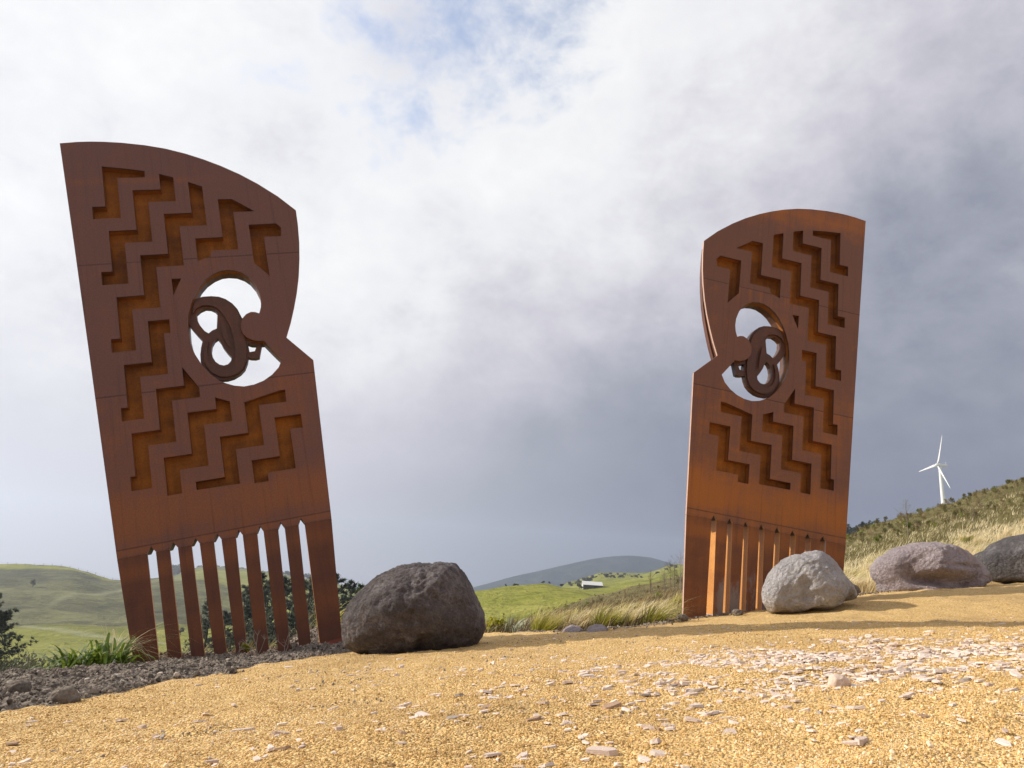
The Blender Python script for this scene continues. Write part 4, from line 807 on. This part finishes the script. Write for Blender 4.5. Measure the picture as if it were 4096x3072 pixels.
for i in range(34):
    t = -.455+.0062*i; y = 900+hr.uniform(-50,50); x = t*y; z = tz1(x,y); far_tree(t, y, 0, -.0235+hr.uniform(-.005,.002)-.004*max(0,(i-24)/10), i, 'hazy tree in the wood on the ridge seen through the slots', 'trees on the hazy ridge', hr.uniform(1.0,1.6))
for i, (t, y) in enumerate([(-.645,345),(-.40,205),(-.395,214),(-.43,200)]): far_tree(t, y, 0, tz1(t*y,y)/y+.012, i, 'dark tree standing alone on the grazed slope of the left hill', 'lone trees on the left hill', 1.0)

# ------------------------------------------------------------------ shed in the valley
def box(V, T, a, b):
    i = len(V); V += [(x,y,z) for x in (a[0],b[0]) for y in (a[1],b[1]) for z in (a[2],b[2])]
    T += [tuple(i+k for k in q) for q in ((0,1,3,2),(4,6,7,5),(0,4,5,1),(2,3,7,6),(0,2,6,4),(1,5,7,3))]
y0 = 330; x0 = .1185*y0; zb = tz1(x0+5,y0)-.05; sh = empty('farm_shed',(x0,y0,zb)); tag(sh,'long farm shed with pale roof and dark front, far off in the valley','shed')
L = 9.0; wd_ = 6.0; eh = 1.55; rh = 3.0
link('gable_wall', mesh('gable_wall',[(0,0,-1),(0,wd_,-1),(0,wd_,eh),(0,wd_/2,rh-.25),(0,0,eh),(.15,0,-1),(.15,wd_,-1),(.15,wd_,eh),(.15,wd_/2,rh-.25),(.15,0,eh)],[(0,4,3,2,1),(5,6,7,8,9),(0,5,9,4),(4,9,8,3),(3,8,7,2),(2,7,6,1),(1,6,5,0)]), M['shed_white'], sh)
V=[];T=[]; box(V,T,(.16,.02,-1),(L,.2,eh)); link('front_wall', mesh('front_wall',V,T), M['shed_dark'], sh)
V=[];T=[]; box(V,T,(.16,wd_-.2,-1),(L,wd_-.02,eh)); link('back_wall', mesh('back_wall',V,T), M['shed_dark'], sh)
for a, b in ((-.3,wd_/2),(wd_+.3,wd_/2)):
    link('roof', mesh('roof',[(-.3,a,eh-.1),(L+.2,a,eh-.1),(L+.2,b,rh),(-.3,b,rh),(-.3,a,eh-.02),(L+.2,a,eh-.02),(L+.2,b,rh+.08),(-.3,b,rh+.08)],[(0,3,2,1),(4,5,6,7),(0,1,5,4),(1,2,6,5),(2,3,7,6),(3,0,4,7)]), M['roof'], sh)
V=[];T=[]; box(V,T,(L+.05,.0,-1),(L+4.6,3.0,eh-.35)); link('lean_to', mesh('lean_to',V,T), M['shed_dark'], sh)
V=[];T=[]; box(V,T,(5.0,-.06,-.6),(6.4,.0,eh-.25)); link('doorway', mesh('doorway',V,T), M['hole'], sh)  # solid near-black panel painted as the shade inside a doorway

# ------------------------------------------------------------------ fence on the crest of the left hill
f = empty('fence',(-.62*452,452,0)); tag(f,'thin post fence along the crest of the grazed left hill','fence')
pv = None
V=[];T=[]; tube(V,T,(0,0,-.4),(0,0,1.5),.09,.09,5); pm = tri_mesh('post',V,T); pm.materials.append(M['wood']); wv=[];wt=[]
for i in range(16):
    t = -.70+.0125*i; x = t*452; q = Vector((x-f.location.x,0,tz1(x,452)+.1)); link('post',pm,parent=f,loc=q)
    if pv:
        for hgt in (.7,1.25): tube(wv,wt,pv+Vector((0,0,hgt)),q+Vector((0,0,hgt)),.02,.02,3)
    pv = q
wm = tri_mesh('wire',wv,wt); wm.materials.append(M['wood']); link('wire',wm,parent=f)

# ------------------------------------------------------------------ wind turbine beyond the hill
TYt = 600.0; hub = at(.6411,TYt,.1861); base = Vector((hub.x,TYt,tz1(hub.x,TYt)-1))
tb = empty('wind_turbine', base); tag(tb,'white three bladed wind turbine rising behind the right hillside','wind turbine')
hz_ = hub.z-base.z
V=[];T=[]; tube(V,T,(0,0,0),(0,0,hz_-1.2),2.1,1.25,20); me = tri_mesh('tower',V,T,True); me.materials.append(M['white_paint']); link('tower',me,parent=tb)
yaw = math.radians(90); ax = Vector((-math.sin(yaw),-math.cos(yaw),0)); sd = Vector((math.cos(yaw),-math.sin(yaw),0))   # rotor faces left and towards the viewer
def frame(o): return Matrix(((sd.x,-ax.x,0,o.x),(sd.y,-ax.y,0,o.y),(0,0,1,o.z),(0,0,0,1)))
bm = bmesh.new(); bmesh.ops.create_cube(bm, size=1)
for v in bm.verts: v.co = Vector((v.co.x*2.6*(.8 if v.co.y > 0 else 1), v.co.y*8+3.0, v.co.z*(2.8 if v.co.y < 0 else 2.0)))
bmesh.ops.bevel(bm, geom=list(bm.edges), offset=.5, segments=2, affect='EDGES'); me = bpy.data.meshes.new('nacelle'); bm.to_mesh(me); bm.free(); me.materials.append(M['white_paint'])
nac = link('nacelle',me,parent=tb); nac.matrix_local = frame(Vector((0,0,hz_)))
V=[];T=[]; tube(V,T,(0,5.6,1.2),(0,5.6,3.2),.12,.08,5); tube(V,T,(-.6,5.6,2.9),(.6,5.6,2.9),.1,.1,5); me = tri_mesh('wind_vane',V,T); me.materials.append(M['white_paint']); link('wind_vane',me,parent=nac)
bm = bmesh.new(); bmesh.ops.create_uvsphere(bm,u_segments=16,v_segments=10,radius=1.5)
for v in bm.verts: v.co.y *= 1.4
me = bpy.data.meshes.new('hub'); bm.to_mesh(me); bm.free(); me.materials.append(M['white_paint']); hb = link('hub',me,parent=tb); hb.matrix_local = frame(Vector((0,0,hz_))+ax*2.2)
BLn = 27.5; prof = [(0,.55,.5),(.06,.6,.5),(.18,1.35,.30),(.35,1.1,.2),(.6,.8,.13),(.85,.5,.08),(.97,.3,.05),(1.0,.06,.02)]
V=[];Fq=[]
for r_, c_, t_ in prof:
    for k in range(8): w = 2*math.pi*k/8; c_ *= 1; V.append((c_*.85*math.cos(w)+(c_*.35 if r_ > .1 else 0), t_*math.sin(w)-.6*r_*r_, r_*BLn))
for s_ in range(len(prof)-1):
    for k in range(8): Fq.append((s_*8+k,s_*8+(k+1)%8,s_*8+8+(k+1)%8,s_*8+8+k))
bme = mesh('blade',V,Fq,True); bme.materials.append(M['white_paint'])
for k in range(3): 
    o = link('blade',bme,parent=hb,rot=(0,math.radians(25+120*k),0))

# ------------------------------------------------------------------ chips of weathered stone and wood strewn over the gravel
def chip_mesh(seed):
    r = random.Random(seed); n = r.choice((5,6,6,7,8)); L = 1.0; w = r.uniform(.28,.62); th_ = r.uniform(.07,.17)
    ring = []
    for k in range(n): a = 2*math.pi*(k+r.uniform(-.25,.25))/n; ring.append((L*.5*math.copysign(abs(math.cos(a))**.7,math.cos(a))*r.uniform(.8,1.05), w*.5*math.copysign(abs(math.sin(a))**.8,math.sin(a))*r.uniform(.75,1.1)))
    tl = r.uniform(-.12,.12); V = [(x,y,-.5*th_) for x,y in ring]+[(x*r.uniform(.82,.98)+.02,y*r.uniform(.8,.96),.5*th_*r.uniform(.7,1.2)+tl*x) for x,y in ring]
    Fc = [tuple(range(n))[::-1],tuple(range(n,2*n))]+[(k,(k+1)%n,n+(k+1)%n,n+k) for k in range(n)]
    me = mesh('stone_chip',V,Fc); me.materials.append(M['chip']); return me
CH = {}
for k_ in ('chip','chip_brown','chip_grey'):
    CH[k_] = [chip_mesh(1000+s) for s in range(30)]
    for me in CH[k_]: me.materials[0] = M[k_]
cr = random.Random(77)
def chip_density(x, y):
    g = lambda cx, cy, rx, ry: math.exp(-((x-cx)/rx)**2-((y-cy)/ry)**2)
    d = .035+.30*g(.35,2.35,.45,.5)+1.15*g(1.0,2.75,.42,.45)+1.1*g(1.55,2.75,.5,.42)+1.0*g(2.15,2.95,.5,.42)+.75*g(.95,2.15,.5,.4)+.6*g(1.7,2.2,.5,.3)
    return d+.05*math.exp(-((y-1.6)/.6)**2)+.10*g(.3,3.2,.8,.7)
def clump(x, y): return .15+1.9*max(0,.45+1.4*float(fbm(np.array([x]),np.array([y]),4.5,2,61)[0]))
cand = []
while len(cand) < 3700:
    y = math.sqrt(cr.uniform(.9**2,5.6**2)) if cr.random() < .5 else cr.uniform(.95,3.6); x = cr.uniform(-.80,.82)*y
    if soil_mask(np.array([x]),np.array([y]))[0] > -.05: continue
    if cr.random() > chip_density(x,y)*clump(x,y)/1.6: continue
    if -1.05 < x < -.1 and y > 4.4: continue
    big_ = cr.random(); L = cr.uniform(.013,.026) if big_ < .58 else cr.uniform(.025,.046)
    if big_ > .965: L = cr.uniform(.046,.068)
    cand.append((L/max(y,.9), x, y, L))
cand.sort(reverse=True)
sV = []; sF = []
def chip_matrix(x, y, L):
    n = Vector((-.1276,.0478,1)).normalized(); q = n.to_track_quat('Z','Y').to_matrix().to_4x4()
    return Matrix.Translation((x,y,g1(x,y)+L*cr.uniform(.0,.08)+.001)) @ q @ Matrix.Rotation(cr.uniform(0,6.28),4,'Z') @ Matrix.Rotation(cr.gauss(0,.10),4,'X') @ Matrix.Rotation(cr.gauss(0,.09),4,'Y') @ Matrix.Scale(L,4)
def place_words(x, y):
    if soil_mask(np.array([x]),np.array([y]))[0] > -.45: return 'beside the edge of the dark soil'
    t = x/y; w = 'left panel' if t < -.25 else 'dark boulder' if t < -.02 else 'gap between the panels' if t < .25 else 'right panel' if t < .5 else 'purplish boulder'
    if x > .55 and 2.2 < y < 3.4: return 'in the thick scatter below the '+w
    return ('in the foreground below the ' if y < 1.9 else 'on the path below the ')+w
for i, (ang, x, y, L) in enumerate(cand):
    q = cr.random(); kind_ = 'chip' if q < .74 else 'chip_brown' if q < .88 else 'chip_grey'
    me = CH[kind_][cr.randrange(30)]; mw = chip_matrix(x,y,L)
    if i < 290:
        o = link('stone_chip', me); o.matrix_world = mw; w = place_words(x,y); cw = {'chip':'pinkish white','chip_brown':'brown','chip_grey':'grey'}[kind_]
        tag(o, ('large ' if L > .040 else 'small ' if L < .022 else '')+cw+' flat chip '+w, 'stone chip', cw+' chips '+w)
    else:
        b0 = len(sV); sV += [mw @ v.co for v in me.vertices]; sF += [tuple(b0+k for k in p.vertices) for p in me.polygons]
tag(link('small_chips', mesh('small_chips',sV,sF), M['chip']), kind='stuff')
# a few pale chips on the soil
for i, (x, y) in enumerate([(-1.62,3.55),(-1.50,3.75),(-1.86,3.35),(-1.45,3.95),(-1.75,3.9),(-2.3,3.15)]):
    o = link('stone_chip', CH['chip'][i*4]); L = .05; o.matrix_world = Matrix.Translation((x,y,soil_z(x,y)+.012)) @ Matrix.Rotation(i*1.2,4,'Z') @ Matrix.Rotation(.2,4,'X') @ Matrix.Scale(L,4); tag(o,'pale chip lying on the dark soil left of the gravel','stone chip','chips on the soil')
bmr = [(.80,1.42,.045,'white lumpy stone standing up from the gravel in front of the thick scatter'),]
for x, y, r, lab in bmr:
    o = lump(x*1.0+.12, 1.95, .028, M['chip'], 71, lab, 'stone', 'stone')

# ------------------------------------------------------------------ loose grains of gravel and crumbs of soil (real stones, instanced on points)
def grains(name, P, size, mat, subdiv=1, zs=(.55,1.0), shade=None):
    me = bpy.data.meshes.new(name); me.vertices.add(len(P)); me.vertices.foreach_set('co', P.astype(np.float32).ravel())
    a = me.attributes.new('size','FLOAT','POINT'); a.data.foreach_set('value', size.astype(np.float32))
    if shade is None: shade = rng.random(len(P))
    b = me.attributes.new('shade','FLOAT','POINT'); b.data.foreach_set('value', np.clip(shade,0,1).astype(np.float32))
    o = link(name, me); tag(o, kind='stuff')
    ng = bpy.data.node_groups.new(name,'GeometryNodeTree'); ng.interface.new_socket('Geometry',in_out='INPUT',socket_type='NodeSocketGeometry'); ng.interface.new_socket('Geometry',in_out='OUTPUT',socket_type='NodeSocketGeometry')
    N = ng.nodes; Lk = ng.links; gi = N.new('NodeGroupInput'); go = N.new('NodeGroupOutput')
    ico = N.new('GeometryNodeMeshIcoSphere'); ico.inputs['Radius'].default_value = .5; ico.inputs['Subdivisions'].default_value = subdiv
    sm_ = N.new('GeometryNodeSetMaterial'); sm_.inputs['Material'].default_value = mat; Lk.new(ico.outputs['Mesh'], sm_.inputs['Geometry'])
    # knock the ball out of round
    spn = N.new('GeometryNodeSetPosition'); nz = N.new('ShaderNodeTexNoise'); nz.inputs['Scale'].default_value = 2.3; nz.inputs['Detail'].default_value = 3
    sb = N.new('ShaderNodeVectorMath'); sb.operation = 'SUBTRACT'; sb.inputs[1].default_value = (.5,.5,.5); Lk.new(nz.outputs['Color'], sb.inputs[0]); sc_ = N.new('ShaderNodeVectorMath'); sc_.operation = 'SCALE'; sc_.inputs['Scale'].default_value = .55; Lk.new(sb.outputs[0], sc_.inputs[0])
    Lk.new(sm_.outputs[0], spn.inputs['Geometry']); Lk.new(sc_.outputs[0], spn.inputs['Offset'])
    iop = N.new('GeometryNodeInstanceOnPoints'); Lk.new(gi.outputs[0], iop.inputs['Points']); Lk.new(spn.outputs[0], iop.inputs['Instance'])
    rr_ = N.new('FunctionNodeRandomValue'); rr_.data_type = 'FLOAT_VECTOR'; rr_.inputs[0].default_value = (0,0,0); rr_.inputs[1].default_value = (6.28,6.28,6.28); Lk.new(rr_.outputs[0], iop.inputs['Rotation'])
    at_ = N.new('GeometryNodeInputNamedAttribute'); at_.data_type = 'FLOAT'; at_.inputs['Name'].default_value = 'size'
    rs_ = N.new('FunctionNodeRandomValue'); rs_.data_type = 'FLOAT_VECTOR'; rs_.inputs[0].default_value = (.65,.65,zs[0]); rs_.inputs[1].default_value = (1.25,1.25,zs[1]); rs_.inputs['Seed'].default_value = 3
    mu = N.new('ShaderNodeVectorMath'); mu.operation = 'SCALE'; Lk.new(rs_.outputs[0], mu.inputs[0]); Lk.new(at_.outputs[0], mu.inputs['Scale']); Lk.new(mu.outputs[0], iop.inputs['Scale'])
    Lk.new(iop.outputs[0], go.inputs[0])
    md = o.modifiers.new('grains','NODES'); md.node_group = ng; return o
n = 330000
y = .9*np.exp(rng.random(n)*np.log(5.6/.9)); x = rng.uniform(-.82,.84,n)*y; P = np.c_[x,y]; keep = soil_mask(x,y)+.15*fbm(x,y,3,3,6) < .05
P = P[keep]; sz = np.clip(rng.lognormal(math.log(.0021),.55,len(P)),.0010,.013)*np.clip(.75+.25*P[:,1]/2,.8,1.25)
grains('gravel_grains', np.c_[P, gz(P[:,0],P[:,1])+.010*fbm(P[:,0],P[:,1],9,3,77)*sst(P[:,1],-1,1)+sz*.12], sz, M['grain'], shade=rng.random(len(P))*.80+.18-.34*np.clip(fbm(P[:,0],P[:,1],1.3,4,71)+.05,-.2,.6)-.18*np.clip(fbm(P[:,0],P[:,1],7,3,73),0,.5))
n = 130000
x = rng.uniform(-5.4,-.6,n); y = rng.uniform(1.4,7.6,n); k = (soil_mask(x,y)+.22*fbm(x,y,2.2,4,13) > -.06) & (np.abs(x/y) < .9); x, y = x[k], y[k]
ii = np.clip(np.rint((y-.2)/8.2*409).astype(int),0,409); jj = np.clip(np.rint((x+7)/6.6*329).astype(int),0,329)
sz = np.clip(rng.lognormal(math.log(.0085),.55,len(x)),.003,.045)
grains('soil_crumbs', np.c_[x,y,Zs[ii,jj]+sz*.15], sz, M['crumb'], 1)
n = 5000
x = rng.uniform(.3,5.4,n); y = edge_y(x)-.12-.35*np.exp(-((x-2.05)/.55)**2)+rng.normal(0,.11,n)+.08; sz = np.clip(rng.lognormal(math.log(.008),.45,n),.003,.03)
grains('soil_crumbs', np.c_[x,y,gz(x,y)-.30*sst(y-edge_y(x),-.02,.35)+.01], sz, M['crumb'], 1)

# dark crumbs trodden on to the path
cl = [(-.42,2.35,.05),(-.62,3.1,.06),(.10,3.7,.05),(1.16,2.62,.035),(.95,4.3,.06),(-.95,3.6,.09),(1.9,4.6,.10),(.3,1.75,.03),(-.75,2.0,.035),(2.2,5.2,.12),(.2,5.0,.12)]
pp = np.concatenate([np.c_[rng.normal(x,r*1.6,int(900*r)+14), rng.normal(y,r,int(900*r)+14)] for x,y,r in cl]+[np.c_[rng.uniform(-1.6,3.6,420), rng.uniform(1.4,5.8,420)]])
pp = pp[soil_mask(pp[:,0],pp[:,1]) < 0]; sz = np.clip(rng.lognormal(math.log(.0045),.45,len(pp)),.002,.014)
grains('soil_crumbs', np.c_[pp, gz(pp[:,0],pp[:,1])+.3*sz], sz, M['crumb'], 1, shade=.3+.6*rng.random(len(pp)))

# ------------------------------------------------------------------ haze over the valley
HZ = True
if HZ:
    V=[];T=[]; box(V,T,(-2600,-260,-420),(3000,2900,152)); hzm = bpy.data.materials.new('valley_haze'); hzm.use_nodes = True; hn = NT(hzm.node_tree); hn.n.clear()
    pv_ = hn.node('ShaderNodeVolumePrincipled', {'Color': (.74,.84,1.0,1), 'Density': 3.4e-4, 'Anisotropy': .45}); hn.l.new(pv_.outputs[0], hn.node('ShaderNodeOutputMaterial').inputs['Volume'])
    tag(link('haze', mesh('haze',V,T), hzm), kind='stuff')
